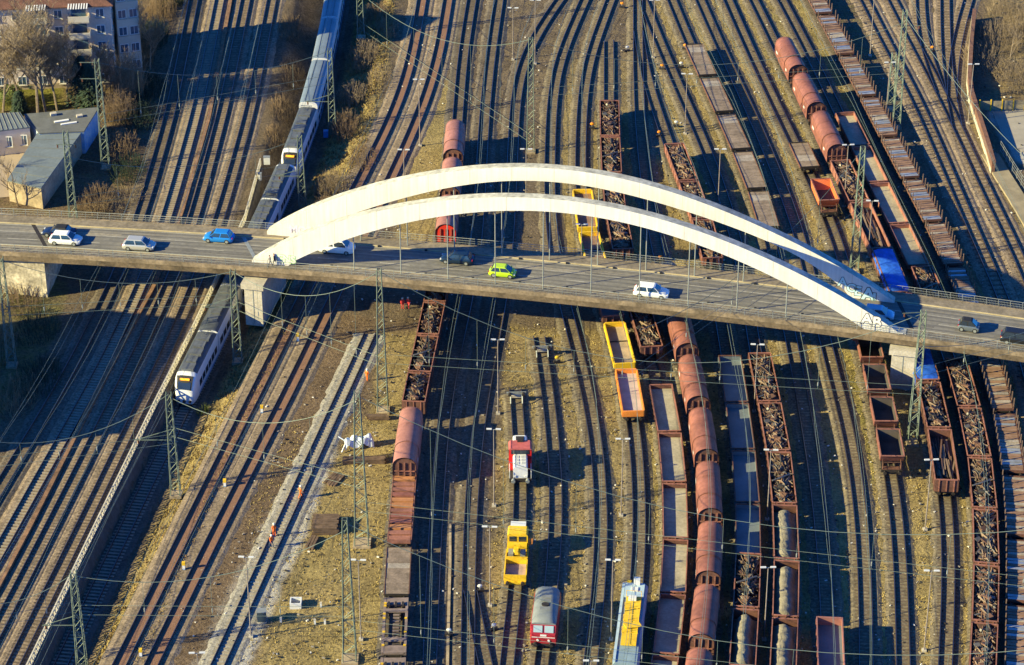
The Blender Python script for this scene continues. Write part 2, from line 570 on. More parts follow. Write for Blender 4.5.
def layer(fac_ch, colour, prev, gain=1.5, n=None):
    f = mathn('ADD', mathn('MULTIPLY', fac_ch, gain), mathn('MULTIPLY', mathn('SUBTRACT', n, .5), 1.6))
    f = mathn('SUBTRACT', f, .35)
    c = nt.nodes.new('ShaderNodeClamp'); L(f, c.inputs[0])
    g = mathn('MULTIPLY', c.outputs[0], mathn('GREATER_THAN', fac_ch, .02))
    return mixc(g, prev, colour)


soil = ramp(n_fine, (0.075, 0.050, 0.030), (0.225, 0.160, 0.098))
dry = mixc(n_big, ramp(n_fine, (0.155, 0.118, 0.045), (0.45, 0.35, 0.125)), ramp(n_fine, (0.16, 0.118, 0.06), (0.38, 0.285, 0.14)))
green = ramp(n_fine, (0.075, 0.078, 0.014), (0.23, 0.22, 0.04))
pale = ramp(n_vf, (0.30, 0.28, 0.24), (0.50, 0.47, 0.41))
c = layer(att.outputs['Alpha'], soil, base, 1.5, n_mid)
c = layer(sep.outputs[0], dry, c, 1.75, n_mid)
c = layer(sep.outputs[1], green, c, 1.3, n_mid)
c = layer(sep.outputs[2], pale, c, 2.2, n_mid)
stain = nt.nodes.new('ShaderNodeMapRange')                # oil and damp: large uneven patches
L(noise(.2, 6, .7), stain.inputs[0])
for i_, v_ in ((1, .34), (2, .60), (3, .66), (4, 1.08)): stain.inputs[i_].default_value = v_
vm = nt.nodes.new('ShaderNodeVectorMath'); vm.operation = 'SCALE'
L(c, vm.inputs[0]); L(stain.outputs[0], vm.inputs['Scale'])
L(vm.outputs[0], bs.inputs['Base Color'])
bp = nt.nodes.new('ShaderNodeBump')
bp.inputs['Strength'].default_value = .9; bp.inputs['Distance'].default_value = .25
L(n_fine, bp.inputs['Height']); L(bp.outputs[0], bs.inputs['Normal'])

ny, nx = GX.shape
verts = np.stack([GX, GY, GZ], -1).reshape(-1, 3)
ii = (np.arange(ny - 1)[:, None] * nx + np.arange(nx - 1)[None, :]).reshape(-1)
faces = np.stack([ii, ii + 1, ii + nx + 1, ii + nx], -1)
me = bpy.data.meshes.new('ground')
me.from_pydata(verts.tolist(), [], faces.tolist())
ca = me.color_attributes.new('cover', 'FLOAT_COLOR', 'POINT')
ca.data.foreach_set('color', cols.reshape(-1).astype(np.float32))
me.materials.append(M_GROUND)
me.polygons.foreach_set('use_smooth', [True] * len(me.polygons))
GROUND = tag(obj('ground', me), 'railway yard ground of ballast, bare soil and dry winter grass', kind='structure')

# ------------------------------------------------------------------ railway tracks
STYLE = {  # ballast, sleeper material, sleeper spacing, ballast half width at the crown
    'a': ('brown', 'W', .65, 1.5), 'b': ('tan', 'C', .63, 1.6), 'd': ('tan', 'W', .65, 1.5), 'e': ('tan', 'W', .65, 1.6),
    'm1': ('tan', 'R', .65, 1.7), 'm2': ('tan', 'R', .65, 1.7), 'w': ('grey', 'C', .66, 1.7),
    'n1': ('dark', 'W', .65, 1.45), 'n2': ('brown', 'W', .65, 1.45), 'n3': ('brown', 'W', .65, 1.4), 'L': ('dark', 'C', .65, 1.6),
    'r2': ('tan', 'W', 1.25, 1.7), 'r3': ('tan', 'W', 1.25, 1.7), 'r4': ('tan', 'W', 1.1, 1.4), 'r5': ('tan', 'W', 1.1, 1.4), 'r6': ('tan', 'W', 1.1, 1.4),
    'u3': ('weedy', 'W', .65, 1.3), 'u2': ('weedy', 'W', .65, 1.3),
}
TLABEL = {
    'a': 'outermost line on the far side of the apartment block', 'b': 'line beside the rusty cable trough', 'd': 'line between cable trough and parapet tracks',
    'e': 'line running along the white lattice parapet', 'L': 'sunken line in the cutting that carries the passenger trains',
    'm1': 'rusty line nearest the grassy cutting slope', 'm2': 'rusty line nearest the new grey track', 'w': 'new pale line of concrete sleepers under construction',
}


def make_track(key):
    t = TK[key]
    bal, sl_, sp, hw = STYLE.get(key, ('weedy' if key[0] in 'oqpu' else 'brown', 'W', .65, 1.35))
    root = thing('railway_track', TLABEL.get(key, 'railway track of steel rails on sleepers in the yard'))
    root['kind'] = 'structure'
    sm = t.samples(2.0)
    zb = t.z
    lift = 0.004 * (sorted(TR).index(key) % 9)
    prof = [(-hw - .75, -.06), (-hw - .1, .10 + lift), (-.78, .12 + lift), (.78, .12 + lift), (hw + .1, .10 + lift), (hw + .75, -.06)]
    mb = MB()
    mb.loft([[p + n * a + Vector((0, 0, b)) for a, b in prof] for p, tt, n in sm], caps=False, closed=False)
    if sl_ == 'R':                               # rusty stone between the rails only
        for i in range(len(mb.m)):
            if i % 5 == 2: mb.m[i] = 1
    for i in range(len(mb.f)): mb.f[i] = mb.f[i][::-1]
    mb.build('ballast_bed', [M_BALLAST[bal], M_RUSTB], root, smooth=False, fix=False)
    # sleepers
    mb = MB()
    n = int(t.s[-1] / sp)
    for i in range(n):
        dd = (i + .5) * sp
        p = t.at(dd); q = t.at(dd + .4); a = math.atan2(q.y - p.y, q.x - p.x)
        mb.box(p.x, p.y, zb + (.068 if sl_ == 'W' and sp < 1 else .04 if sl_ == 'R' else .09) + lift, .26 if sp < 1 else .34, 2.5, .14 if sl_ != 'R' else .06, a + (rnd.uniform(-.03, .03) if sl_ == 'W' else 0))
    o = mb.build('sleepers', M_SLEEP_C if sl_ == 'C' else M_SLEEP_W, root, fix=False)
    o['kind'] = 'stuff'
    for sgn in (-1, 1):
        mb = MB()
        rp = [(-.07, .14), (.07, .14), (.03, .20), (.04, .35), (.042, .40), (-.042, .40), (-.04, .35), (-.03, .20)]
        mb.loft([[p + nn * (sgn * .753 + a) + Vector((0, 0, b)) for a, b in rp] for p, tt, nn in sm])
        for i in range(len(mb.m) - 2):
            if i % 8 == 4: mb.m[i] = 1
        mb.build('rail', [M_RAIL, M_RAILTOP], root)
    return root


for k in TR:
    make_track(k)

# rusty cable trough between the lines, seen as a raised brown strip
CT = [(233, -10), (231, 0), (209, 120), (183, 211), (165, 262), (154, 288), (120, 350), (78, 433), (30, 529), (0, 586), (-45, 665)]
cp = [P(x, y) for x, y in CT]
mb = MB()
rings = []
for i, p in enumerate(cp):
    t = (cp[min(i + 1, len(cp) - 1)] - cp[max(i - 1, 0)]).normalized(); n = Vector((-t.y, t.x, 0))
    rings.append([p + n * a + Vector((0, 0, b)) for a, b in ((-.28, -.05), (-.26, .42), (.26, .42), (.28, -.05))])
mb.loft(rings)
tag(mb.build('cable_trough', mat('trough_rust', (0.20, 0.11, 0.06), .9, var=.4, scale=.8, fine=.3, fscale=4)), 'long raised rusty brown cable trough between the tracks beside the cutting', 'cable trough')

# ------------------------------------------------------------------ retaining wall with white lattice parapet
wl = thing('retaining_wall', 'retaining wall of the cutting topped by a white lattice parapet', 'wall', (0, 0, 0))
ysamp = [YW(y) for y in range(168, 700, 8)]
mb = MB()
mb.loft([[(wall_x(y) - .35, y, CUT - .3), (wall_x(y) + 1.1, y, CUT - .3), (wall_x(y) + .32, y, .16), (wall_x(y) - .35, y, .16)] for y in ysamp])
mb.build('wall_body', mat('wall_shade_stone', (0.11, 0.09, 0.07), .95, var=.3, scale=.6, fine=.2, fscale=3), wl)  # stone colour darkened to carry the shade of the cutting face
M_LATT = mat('parapet_white', (0.52, 0.47, 0.36), .8, var=.2, scale=1)
lat = MB()
PL = 2.4
for z in (.08, 1.12):
    lat.box(0, 0, z, PL, .16, .12)
lat.box(-PL / 2 + .05, 0, .6, .14, .18, 1.1)
for k in range(3):
    x0 = -PL / 2 + .1 + k * .77; x1 = x0 + .74
    lat.add([(x0, -.05, .1), (x0 + .16, -.05, .1), (x1, -.05, 1.1), (x1 - .16, -.05, 1.1), (x0, .05, .1), (x0 + .16, .05, .1), (x1, .05, 1.1), (x1 - .16, .05, 1.1)], [(0, 1, 2, 3), (7, 6, 5, 4), (0, 4, 5, 1), (2, 6, 7, 3), (1, 5, 6, 2), (3, 7, 4, 0)])
    lat.add([(x0, -.045, 1.1), (x0 + .16, -.045, 1.1), (x1, -.045, .1), (x1 - .16, -.045, .1), (x0, .045, 1.1), (x0 + .16, .045, 1.1), (x1, .045, .1), (x1 - .16, .045, .1)], [(3, 2, 1, 0), (4, 5, 6, 7), (1, 5, 4, 0), (3, 7, 6, 2), (2, 6, 5, 1), (0, 4, 7, 3)])
latm = None
yy = YW(170)
while yy > YW(700):
    x = float(wall_x(yy)); x2 = float(wall_x(yy - 1))
    ang = math.atan2(-1, x2 - x)
    if latm is None:
        o = lat.build('lattice_panel', M_LATT, wl); latm = o.data
    else:
        o = obj('lattice_panel', latm, wl)
    o.location = (x, yy, .16); o.rotation_euler = (0, 0, ang)
    yy -= PL * abs(math.sin(ang))
# ------------------------------------------------------------------ road bridge
def dz(x):
    return 8.1 - 1.2 * ((x - 560) / 512) ** 2 if x < 1250 else 5.9


def near_px(x): return 260 + .0508 * x + 4.77e-5 * x * x
def far_px(x): return 216 + .042 * x + 4.96e-5 * x * x


BX = list(range(-260, 1281, 14))
NE, FE, BZ = [], [], []
for x in BX:
    z = dz(x)
    a = P(x, near_px(x), z - 1.2); b = P(x, far_px(x), z)
    NE.append(a); FE.append(b); BZ.append(z)


def bridge_pt(x, t, h=0.0):
    """point on the deck: survey column x, t 0 near edge .. 1 far edge"""
    z = dz(x)
    a = P(x, near_px(x), z - 1.2); b = P(x, far_px(x), z)
    return Vector((a.x + (b.x - a.x) * t, a.y + (b.y - a.y) * t, z + h))


BR = thing('road_bridge', 'long road bridge with two white arches spanning the railway yard', 'bridge', (0, 0, 0))


def ribbon(name, t0, t1, h0, h1, m, x0=None, x1=None, parent=BR):
    mb = MB()
    xs = [x for x in BX if (x0 is None or x >= x0) and (x1 is None or x <= x1)]
    if x0 is not None: xs = [x0] + [x for x in xs if x > x0 + 1]
    if x1 is not None: xs = [x for x in xs if x < x1 - 1] + [x1]
    mb.loft([[bridge_pt(x, t0, h0), bridge_pt(x, t1, h0), bridge_pt(x, t1, h1), bridge_pt(x, t0, h1)] for x in xs])
    return mb.build(name, m, parent)


M_ASPH = mat('asphalt', (0.168, 0.158, 0.140), .9, var=.18, scale=.12, fine=.16, fscale=1.6)
M_ASPH2 = mat('asphalt_walkway', (0.19, 0.157, 0.115), .9, var=.25, scale=.3, fine=.25, fscale=2)
M_KERB = mat('kerb_stone', (0.40, 0.33, 0.20), .85, var=.25, scale=.5)
M_LINE = mat('road_paint_worn', (0.36, 0.34, 0.30), .8, var=.3, scale=.6, fine=.2)
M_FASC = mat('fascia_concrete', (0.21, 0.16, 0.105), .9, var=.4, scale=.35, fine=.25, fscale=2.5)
ribbon('deck_slab', .015, .985, -.95, -.03, M_CONC)
ribbon('girder', .06, .14, -1.6, -.97, M_DARK)
ribbon('girder', .86, .94, -1.6, -.97, M_DARK)
ribbon('carriageway', .19, .80, -.028, 0.0, M_ASPH)
ribbon('walkway', .012, .178, -.026, .13, M_ASPH2)
ribbon('walkway', .812, .988, -.026, .13, M_ASPH2)
ribbon('kerb', .179, .189, -.02, .15, M_KERB)
ribbon('kerb', .801, .811, -.02, .15, M_KERB)
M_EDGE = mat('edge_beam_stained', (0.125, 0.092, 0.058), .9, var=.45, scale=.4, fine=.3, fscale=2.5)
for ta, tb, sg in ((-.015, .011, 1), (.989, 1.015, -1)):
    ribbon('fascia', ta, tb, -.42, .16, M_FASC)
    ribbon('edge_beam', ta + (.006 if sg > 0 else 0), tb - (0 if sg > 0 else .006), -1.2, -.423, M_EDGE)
M_TYRE = mat('asphalt_polished', (0.128, 0.121, 0.108), .75, var=.2, scale=.15, fine=.12, fscale=2)
for t0 in (.245, .335, .445, .535, .64, .725):
    ribbon('wheel_track', t0, t0 + .035, .001, .004, M_TYRE)
M_PATCH = [mat('asphalt_patch_%d' % i, c_, .9, var=.15, scale=.5, fine=.12, fscale=2) for i, c_ in enumerate(((0.15, 0.138, 0.118), (0.225, 0.2, 0.16), (0.12, 0.112, 0.1)))]
rp_ = random.Random(9)
for k_ in range(26):                                            # resurfaced strips and repairs
    x_ = rp_.uniform(-120, 1150); t_ = rp_.choice((.2, .3, .4, .5, .6, .7))
    ribbon('asphalt_patch', t_, t_ + rp_.choice((.04, .06, .09)), .0005, .0025 + .0001 * k_, M_PATCH[k_ % 3], x_, x_ + rp_.uniform(30, 190))
ribbon('edge_line', .205, .213, .002, .007, M_LINE, -250, 700)
ribbon('edge_line', .775, .783, .002, .007, M_LINE, -250, 1270)
ribbon('centre_line', .585, .593, .002, .0075, M_LINE, -250, 1270)
ribbon('asphalt_seam', .69, .696, .002, .0075, mat('seam_light', (0.24, 0.2, 0.15), .9, var=.3, scale=.5), -250, 1270)
for x in range(-240, 1260, 62):
    ribbon('lane_dash', .39, .399, .002, .008, M_LINE, x, x + 30)
for x, m in ((40, M_DARK), (250, M_GALV), (905, M_DARK)):       # expansion joints
    mb = MB()
    o_ = 11
    mb.loft([[bridge_pt(x + (.5 - t) * 2 * o_ - 2, t, .003), bridge_pt(x + (.5 - t) * 2 * o_ + 2, t, .003), bridge_pt(x + (.5 - t) * 2 * o_ + 2, t, .013), bridge_pt(x + (.5 - t) * 2 * o_ - 2, t, .013)] for t in (.19, .5, .8)])
    mb.build('expansion_joint', m, BR)
# railings: posts and rails
for t, nm in ((.005, 'near'), (.995, 'far')):
    mb = MB()
    for h in (.45, .8, 1.15):
        mb.tube([bridge_pt(x, t, .1 + h) for x in BX], .035 if h > 1 else .02, 4)
    d = -250
    while d < 1270:
        p = bridge_pt(d, t, .1)
        mb.box(p.x, p.y, p.z + .57, .06, .06, 1.16)
        d += 14 if nm == 'near' else 12
    mb.build('railing', M_GALV, BR)
    mb = MB()
    d = -250
    while d < 1270:
        p = bridge_pt(d, t, .1)
        mb.box(p.x, p.y, p.z + .5, .018, .018, .9)
        d += 1.5
    o = mb.build('railing_bars', M_GALV, BR); o['kind'] = 'stuff'
# kerb-side drain inlets
for d in range(285, 880, 47):
    for t in (.196, .795):
        p = bridge_pt(d, t, .1)
        o = MB().box(0, 0, 0, .35, .25, .25).build('drain_inlet', M_BLACK, BR); o.location = p

# arches
FT = [(252, 261), (285, 241), (345, 221), (410, 204.8), (460, 198.5), (518, 197.5), (570, 201.5), (615, 207.5), (665, 221), (715, 237.5), (775, 262), (819, 283), (859, 308), (901, 334)]
FB = [(289, 263.5), (317, 251), (357, 235.5), (410, 222.5), (460, 213.5), (518, 210.8), (570, 214), (615, 220.5), (675, 236), (715, 253), (753, 266.5), (820, 302), (867, 331)]
BT = [(267, 231), (305, 211), (365, 189), (410, 177.6), (460, 170.5), (518, 168.6), (570, 170.5), (615, 175.5), (665, 190.5), (715, 208), (765, 229), (815, 253), (850, 273), (890, 299)]
BB = [(297, 236.5), (345, 217), (410, 196), (460, 185.5), (518, 181.6), (570, 184), (615, 190.5), (665, 205), (715, 221), (755, 237), (795, 254), (845, 291)]


def arch(base0, base1, top, bot, thick):
    A = P(*base0, dz(base0[0])); B = P(*base1, dz(base1[0]))
    u = Vector((B.x - A.x, B.y - A.y, 0)); span = u.length; u.normalize()
    n = Vector((-u.y, u.x, 0))

    def on_plane(px, py):
        d = ray(px, py)
        t = (A - CAM).dot(n) / d.dot(n)
        q = CAM + d * t
        return (Vector((q.x - A.x, q.y - A.y, 0)).dot(u), q.z)
    tp = [on_plane(*p) for p in top]; bt = [on_plane(*p) for p in bot]
    ft = np.polyfit([p[0] for p in tp], [p[1] for p in tp], 6)
    fb = np.polyfit([p[0] for p in bt], [p[1] for p in bt], 6)
    s0, s1 = tp[0][0], tp[-1][0] + .6
    b0, b1 = bt[0][0], bt[-1][0]
    N = 90
    rings = []

    def deck(s):
        return float(np.interp(s, [0, span / 2, span], [A.z, max(A.z, B.z) + .25, B.z])) - .05
    S = [s0 + (s1 - s0) * i / N for i in range(N + 1)]
    for s_ in S:
        zt = max(float(np.polyval(ft, s_)), deck(s_) + .25)
        zb = float(np.polyval(fb, s_)) if b0 < s_ < b1 else deck(s_)
        zb = min(max(zb, deck(s_)), zt - .2)
        p = A + u * s_
        rings.append([(p.x, p.y, zb), (p.x, p.y, zt), (p.x + n.x * thick, p.y + n.y * thick, zt), (p.x + n.x * thick, p.y + n.y * thick, zb)])
    mb = MB(); mb.loft(rings)
    for i in range(N * 4):
        if i % 4 == 1: mb.m[i] = 1
    o = mb.build('arch', [M_WHITE, M_ARCHTOP], BR, smooth=True)
    for k in range(6, N - 4, 6):                                # weld seams of the box sections
        s_ = S[k]; p = A + u * s_
        zb_, zt_ = rings[k][0][2], rings[k][1][2]
        if zt_ - zb_ < .4: continue
        q = MB(); q.hexa([(p.x - u.x * .03 - n.x * .006, p.y - u.y * .03 - n.y * .006, zb_), (p.x + u.x * .03 - n.x * .006, p.y + u.y * .03 - n.y * .006, zb_), (p.x + u.x * .03 + n.x * .01, p.y + u.y * .03 + n.y * .01, zb_), (p.x - u.x * .03 + n.x * .01, p.y - u.y * .03 + n.y * .01, zb_),
                          (p.x - u.x * .03 - n.x * .006, p.y - u.y * .03 - n.y * .006, zt_), (p.x + u.x * .03 - n.x * .006, p.y + u.y * .03 - n.y * .006, zt_), (p.x + u.x * .03 + n.x * .01, p.y + u.y * .03 + n.y * .01, zt_), (p.x - u.x * .03 + n.x * .01, p.y - u.y * .03 + n.y * .01, zt_)])
        q.build('weld_seam', mat('seam_grime', (0.50, 0.46, 0.37), .7, var=.2, scale=.6), o)
    return A, u, n, span, (lambda s_: float(np.polyval(fb, s_)))


AF = arch((252, 263.3), (903, 335), FT, FB, 1.25)
AB = arch((267, 235.3), (890, 302.5), BT, BB, 1.25)
for (A, u, n, span, zb), xs in ((AF, range(357, 800, 48)), (AB, range(363, 790, 48))):
    base0, base1 = (252, 903) if A is AF[0] else (267, 890)
    for x in xs:
        # where column x crosses the arch foot line
        f = (x - base0) / (base1 - base0)
        s_ = f * span * (1.0)
        p = A + u * s_ + n * .6
        top = zb(s_) + .3
        d_ = float(np.interp(s_, [0, span / 2, span], [A.z, A.z + .3, dz(base1)]))
        if top > d_ + 1.2:
            MB().tube([(p.x, p.y, d_ - .2), (p.x, p.y, top)], .085, 6).build('hanger', M_GALV, BR)

# graffiti on the arch feet: flat painted letters
def paint(text, A, u, n, s_, z, size, fill, line, skew=0.0):
    for k, (m, off, ex) in enumerate(((line, .075 * size, 0.022), (fill, .035 * size, 0.030))):
        cu = bpy.data.curves.new('paint', 'FONT')
        cu.body = text; cu.size = size; cu.offset = off; cu.extrude = 0.0; cu.space_character = .92; cu.resolution_u = 3
        to = bpy.data.objects.new('paint', cu); COL.objects.link(to)
        me_ = bpy.data.meshes.new_from_object(to.evaluated_get(bpy.context.evaluated_depsgraph_get()))
        bpy.data.objects.remove(to)
        me_.materials.clear(); me_.materials.append(m)
        o = obj('graffiti', me_, BR)
        q = A + u * s_ - n * ex
        X = u; Z = Vector((0, 0, 1)); Yn = Z
        Xs = u
        Mx = Matrix(((Xs.x, Yn.x, -n.x, q.x), (Xs.y, Yn.y, -n.y, q.y), (Xs.z, Yn.z, -n.z, z), (0, 0, 0, 1)))
        o.matrix_world = Mx


M_GR_B = mat('paint_pale_blue', (0.45, 0.66, 0.68), .6, var=0)
M_GR_K = mat('paint_black', (0.03, 0.03, 0.04), .6, var=0)
M_GR_W = mat('paint_white', (0.72, 0.70, 0.64), .6, var=0)
M_GR_V = mat('paint_violet', (0.55, 0.52, 0.66), .6, var=0)
M_GR_G = mat('paint_green', (0.30, 0.62, 0.25), .6, var=0)
bpy.context.view_layer.update()
A, u, n, span, _ = AB
for i, (ch, ds, h, sz) in enumerate((('A', -6.9, 2.55, 1.7), ('O', -5.75, 1.75, 1.7), ('E', -4.75, 1.35, 1.9), ('A', -3.75, .75, 2.6), ('L', -2.35, .35, 2.2))):
    paint(ch, A, u, n, span + ds, dz(890) + h - .75, sz, M_GR_B, M_GR_K, -.12)
paint('MOB', A, u, n, 3.2, dz(267) + .85, 1.6, M_GR_V, M_GR_W, .02)
A, u, n, span, _ = AF
paint('A', A, u, n, span - 5.4, dz(903) + 1.15, 2.0, M_GR_W, M_GR_K, -.1)
paint('B', A, u, n, span - 4.0, dz(903) + .85, 2.0, M_GR_W, M_GR_K, -.1)
paint('ENS', A, u, n, 3.6, dz(252) + .75, 1.5, M_WHITE, M_GR_G, .02)

# piers
def pier(px0, px1, pyt, pyb, name, cap=True):
    z_top = dz((px0 + px1) / 2) - 1.65
    c0 = P(px0, pyb, 0); c1 = P(px1, pyb, 0)
    w = c1.x - c0.x
    u = (AF[1]).copy(); n = AF[2].copy()
    c = c0
    o = thing
    mb = MB()
    def blk(mb, s0, s1, d0, d1, z0, z1):
        vs = []
        for z in (z0, z1):
            for s_, d_ in ((s0, d0), (s1, d0), (s1, d1), (s0, d1)):
                q = c + u * s_ + n * d_
                vs.append((q.x, q.y, z))
        mb.hexa(vs)
    blk(mb, 0, w, 0, 11.0, -.4, z_top - .7)
    mb.build(name, M_CONC, BR)
    mb = MB(); blk(mb, -.35, w + .35, -.35, 11.3, z_top - .72, z_top + .05)
    mb.build('pier_cap', M_CONC, BR)
    mb = MB(); blk(mb, w * .5 - .06, w * .5 + .06, -.03, 0, 0, z_top - .9)
    mb.build('down_pipe', M_GALV, BR)
    return c, u, n, w, z_top


pier(246, 264, 280, 322, 'pier')
pier(889, 912, 346, 388, 'pier')

# abutment on the apartment-house side
mb = MB()
c = bridge_pt(44, .03); z1 = dz(44) - .97
u, n = AF[1], AF[2]
vs = []
for z in (-.5, z1):
    for s_, d_ in ((-60, 0), (0, 0), (-1.5, 11.2), (-60, 11.2)):
        q = c + u * s_ + n * d_
        vs.append((q.x, q.y, z))
mb.hexa(vs)
AB_WALL = mb.build('abutment', mat('abutment_patchy', (0.38, 0.33, 0.24), .9, var=.5, scale=.5, fine=.3, fscale=3), BR)
# ------------------------------------------------------------------ freight wagons (built along local x, z 0 at rail top)
M_HOOD = mat('hood_red_brown', (0.205, 0.078, 0.057), .6, var=.28, scale=.35, fine=.16, fscale=2.2)
M_HOOD2 = mat('hood_pale_red', (0.28, 0.125, 0.104), .6, var=.2, scale=.35, fine=.14, fscale=2.2)
M_RUST = mat('wagon_rust', (0.115, 0.052, 0.037), .8, var=.35, scale=.6, fine=.2, fscale=4)
M_RUSTL = mat('wagon_rim_rust', (0.25, 0.105, 0.075), .75, var=.3, scale=.6, fine=.15, fscale=4)
M_FLOORG = mat('wagon_floor_grey', (0.31, 0.275, 0.20), .85, var=.25, scale=.4, fine=.15, fscale=3)
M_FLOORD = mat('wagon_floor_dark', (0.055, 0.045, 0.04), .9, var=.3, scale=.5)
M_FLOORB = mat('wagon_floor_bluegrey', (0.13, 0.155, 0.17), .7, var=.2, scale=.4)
M_PLANK = mat('deck_planks', (0.20, 0.152, 0.115), .9, var=.3, scale=.8, fine=.2, fscale=5)
M_PLANK2 = mat('deck_planks_pale', (0.29, 0.25, 0.21), .9, var=.25, scale=.8, fine=.2, fscale=5)
M_STEELP = mat('steel_plate', (0.36, 0.38, 0.40), .45, .5, var=.2, scale=.8)
M_SLABR = mat('slab_rust', (0.21, 0.125, 0.085), .8, var=.3, scale=.8, fine=.15)
M_STAKE = mat('stake_rust', (0.16, 0.105, 0.08), .8, var=.25, scale=1)
M_YEL = mat('railway_yellow', (0.68, 0.43, 0.02), .55, var=.16, scale=.8, fine=.14, fscale=5)
M_ORG = mat('wagon_orange', (0.66, 0.22, 0.035), .6, var=.2, scale=.8, fine=.15, fscale=5)
M_TARP = mat('blue_tarpaulin', (0.02, 0.10, 0.48), .5, var=.3, scale=1.2)
M_SAND = mat('sand_load', (0.19, 0.17, 0.125), .95, var=.25, scale=1.2, fine=.2, fscale=6, bump=.5)
M_REDB = mat('bright_red', (0.62, 0.035, 0.02), .5, var=.1)
M_SC1 = mat('scrap_tan', (0.19, 0.13, 0.085), .75, var=.5, scale=.12)
M_SC2 = mat('scrap_rust', (0.12, 0.062, 0.04), .8, var=.5, scale=.15)
M_SC3 = mat('scrap_grey', (0.15, 0.14, 0.125), .55, .4, var=.3, scale=2)
M_SC4 = mat('scrap_dark', (0.045, 0.04, 0.038), .7, .3, var=.3, scale=2)

_wm = {}


def shared(key, fn, name, mats, parent, smooth=False):
    if key not in _wm:
        o = fn().build(name, mats, parent, smooth); _wm[key] = o.data
        return o
    return obj(name, _wm[key], parent)


def running_gear(root, Lw, axles=4):
    """underframe, bogies or axles, buffers"""
    mb = MB()
    mb.box(0, 0, .95, Lw - 1.2, .5, .32)
    for s in (-1, 1):
        mb.box(0, s * 1.15, 1.0, Lw - 1.25, .14, .24)
        mb.box(s * (Lw / 2 - .66), 0, .98, .14, 2.6, .34)
    mb.build('underframe', M_DARK, root)

    def bog():
        b = MB()
        for s in (-1, 1):
            b.box(0, s * 1.0, .46, 2.4, .16, .24)
        b.box(0, 0, .55, .4, 2.0, .28)
        return b

    def wset():
        b = MB()
        b.cyl((0, 0, 0), (0, 1, 0), .07, 1.7, 6)
        for s in (-1, 1):
            b.cyl((0, s * .75, 0), (0, 1, 0), .44, .13, 12)
        return b
    if axles == 4:
        for s in (-1, 1):
            o = shared('bog', bog, 'bogie', M_DARK, root); o.location = (s * (Lw / 2 - 2.3), 0, 0)
            for d in (-.9, .9):
                w = shared('ws', wset, 'wheelset', M_DARK, o); w.location = (d, 0, .45)
    else:
        for s in (-1, 1):
            w = shared('ws', wset, 'wheelset', M_DARK, root); w.location = (s * (Lw / 2 - 1.9), 0, .45)

    def buf():
        b = MB()
        b.cyl((.22, 0, 0), (1, 0, 0), .09, .45, 8); b.cyl((.5, 0, 0), (1, 0, 0), .22, .08, 12)
        return b
    for s in (-1, 1):
        for t in (-.87, .87):
            o = shared('buf', buf, 'buffer', M_DARK, root)
            o.location = (s * (Lw / 2 - .58), t, 1.03); o.rotation_euler = (0, 0, 0 if s > 0 else math.pi)


def hood_section(w, z0, zs, zt, n=14):
    pts = [(-w, z0), (-w, zs)]
    for k in range(1, n):
        a = math.pi - math.pi * k / n
        pts.append((w * math.cos(a), zs + (zt - zs) * math.sin(a) ** .85))
    pts += [(w, zs), (w, z0)]
    return pts


def mk_hood(Lw=12.4, m=None, endm=None):
    m = m or M_HOOD

    def f():
        r = thing('hooded_wagon')
        running_gear(r, Lw)
        MB().box(0, 0, 1.2, Lw - 1.25, 2.6, .14).build('floor', M_DARK, r)
        B = Lw - 2.7
        seg = B / 3
        for k in (0, 2, 1):
            g = .05 if k == 1 else 0
            c = -B / 2 + (k + .5) * seg
            ln = seg / 2 + (.18 if k == 1 else -.01)
            sec = hood_section(1.46 + g, 1.30, 2.75, 4.12 + g)
            mb = MB()
            mb.loft([[(x, a, b) for a, b in sec] for x in (c - ln, c + ln)], caps=False, closed=False)
            sec2 = hood_section(1.43 + g, 1.30, 2.74, 4.09 + g)
            o = mb.build('hood', m, r, smooth=True, fix=True)
            mb = MB()
            for e in (c - ln, c + ln):                    # ribs at the hood ends
                so = hood_section(1.50 + g, 1.30, 2.76, 4.17 + g)
                mb.loft([[(e - .05, a, b) for a, b in so], [(e + .05, a, b) for a, b in so]], caps=False, closed=False)
            mb.build('ribs', m, o, smooth=True)['kind'] = 'stuff'
        for q_, (x, z) in enumerate(((-B * .36, 2.1), (B * .30, 2.35))):      # stencilled data panels
            for s in (-1, 1):
                MB().box(x, s * 1.475, z, .9 - .3 * q_, .02, .35).build('data_panel', M_LAMP, r)
        for s in (-1, 1):
            sec = hood_section(1.40, 1.28, 2.72, 3.95)
            x = s * (B / 2 - .12)
            mb = MB(); mb.loft([[(x - .03, a, b) for a, b in sec], [(x + .03, a, b) for a, b in sec]])
            o = mb.build('end_wall', endm or M_RUST, r)
            mb = MB()
            for y in (-.75, 0, .75):
                mb.box(x + s * .14, y, 2.35, .1, .12, 2.1)
            mb.box(x + s * .14, 0, 2.2, .1, 2.5, .12)
            mb.build('stiffener', M_RUSTL, o)
            mb = MB()
            mb.box(s * (Lw / 2 - .85), 0, 1.32, .5, 2.5, .08)
            for y in (-1.2, 1.2):
                mb.box(s * (Lw / 2 - .7), y, 1.75, .06, .06, .9)
            mb.box(s * (Lw / 2 - .7), 0, 2.2, .05, 2.4, .05)
            mb.build('end_platform', M_RUST, r)
        return r
    return f


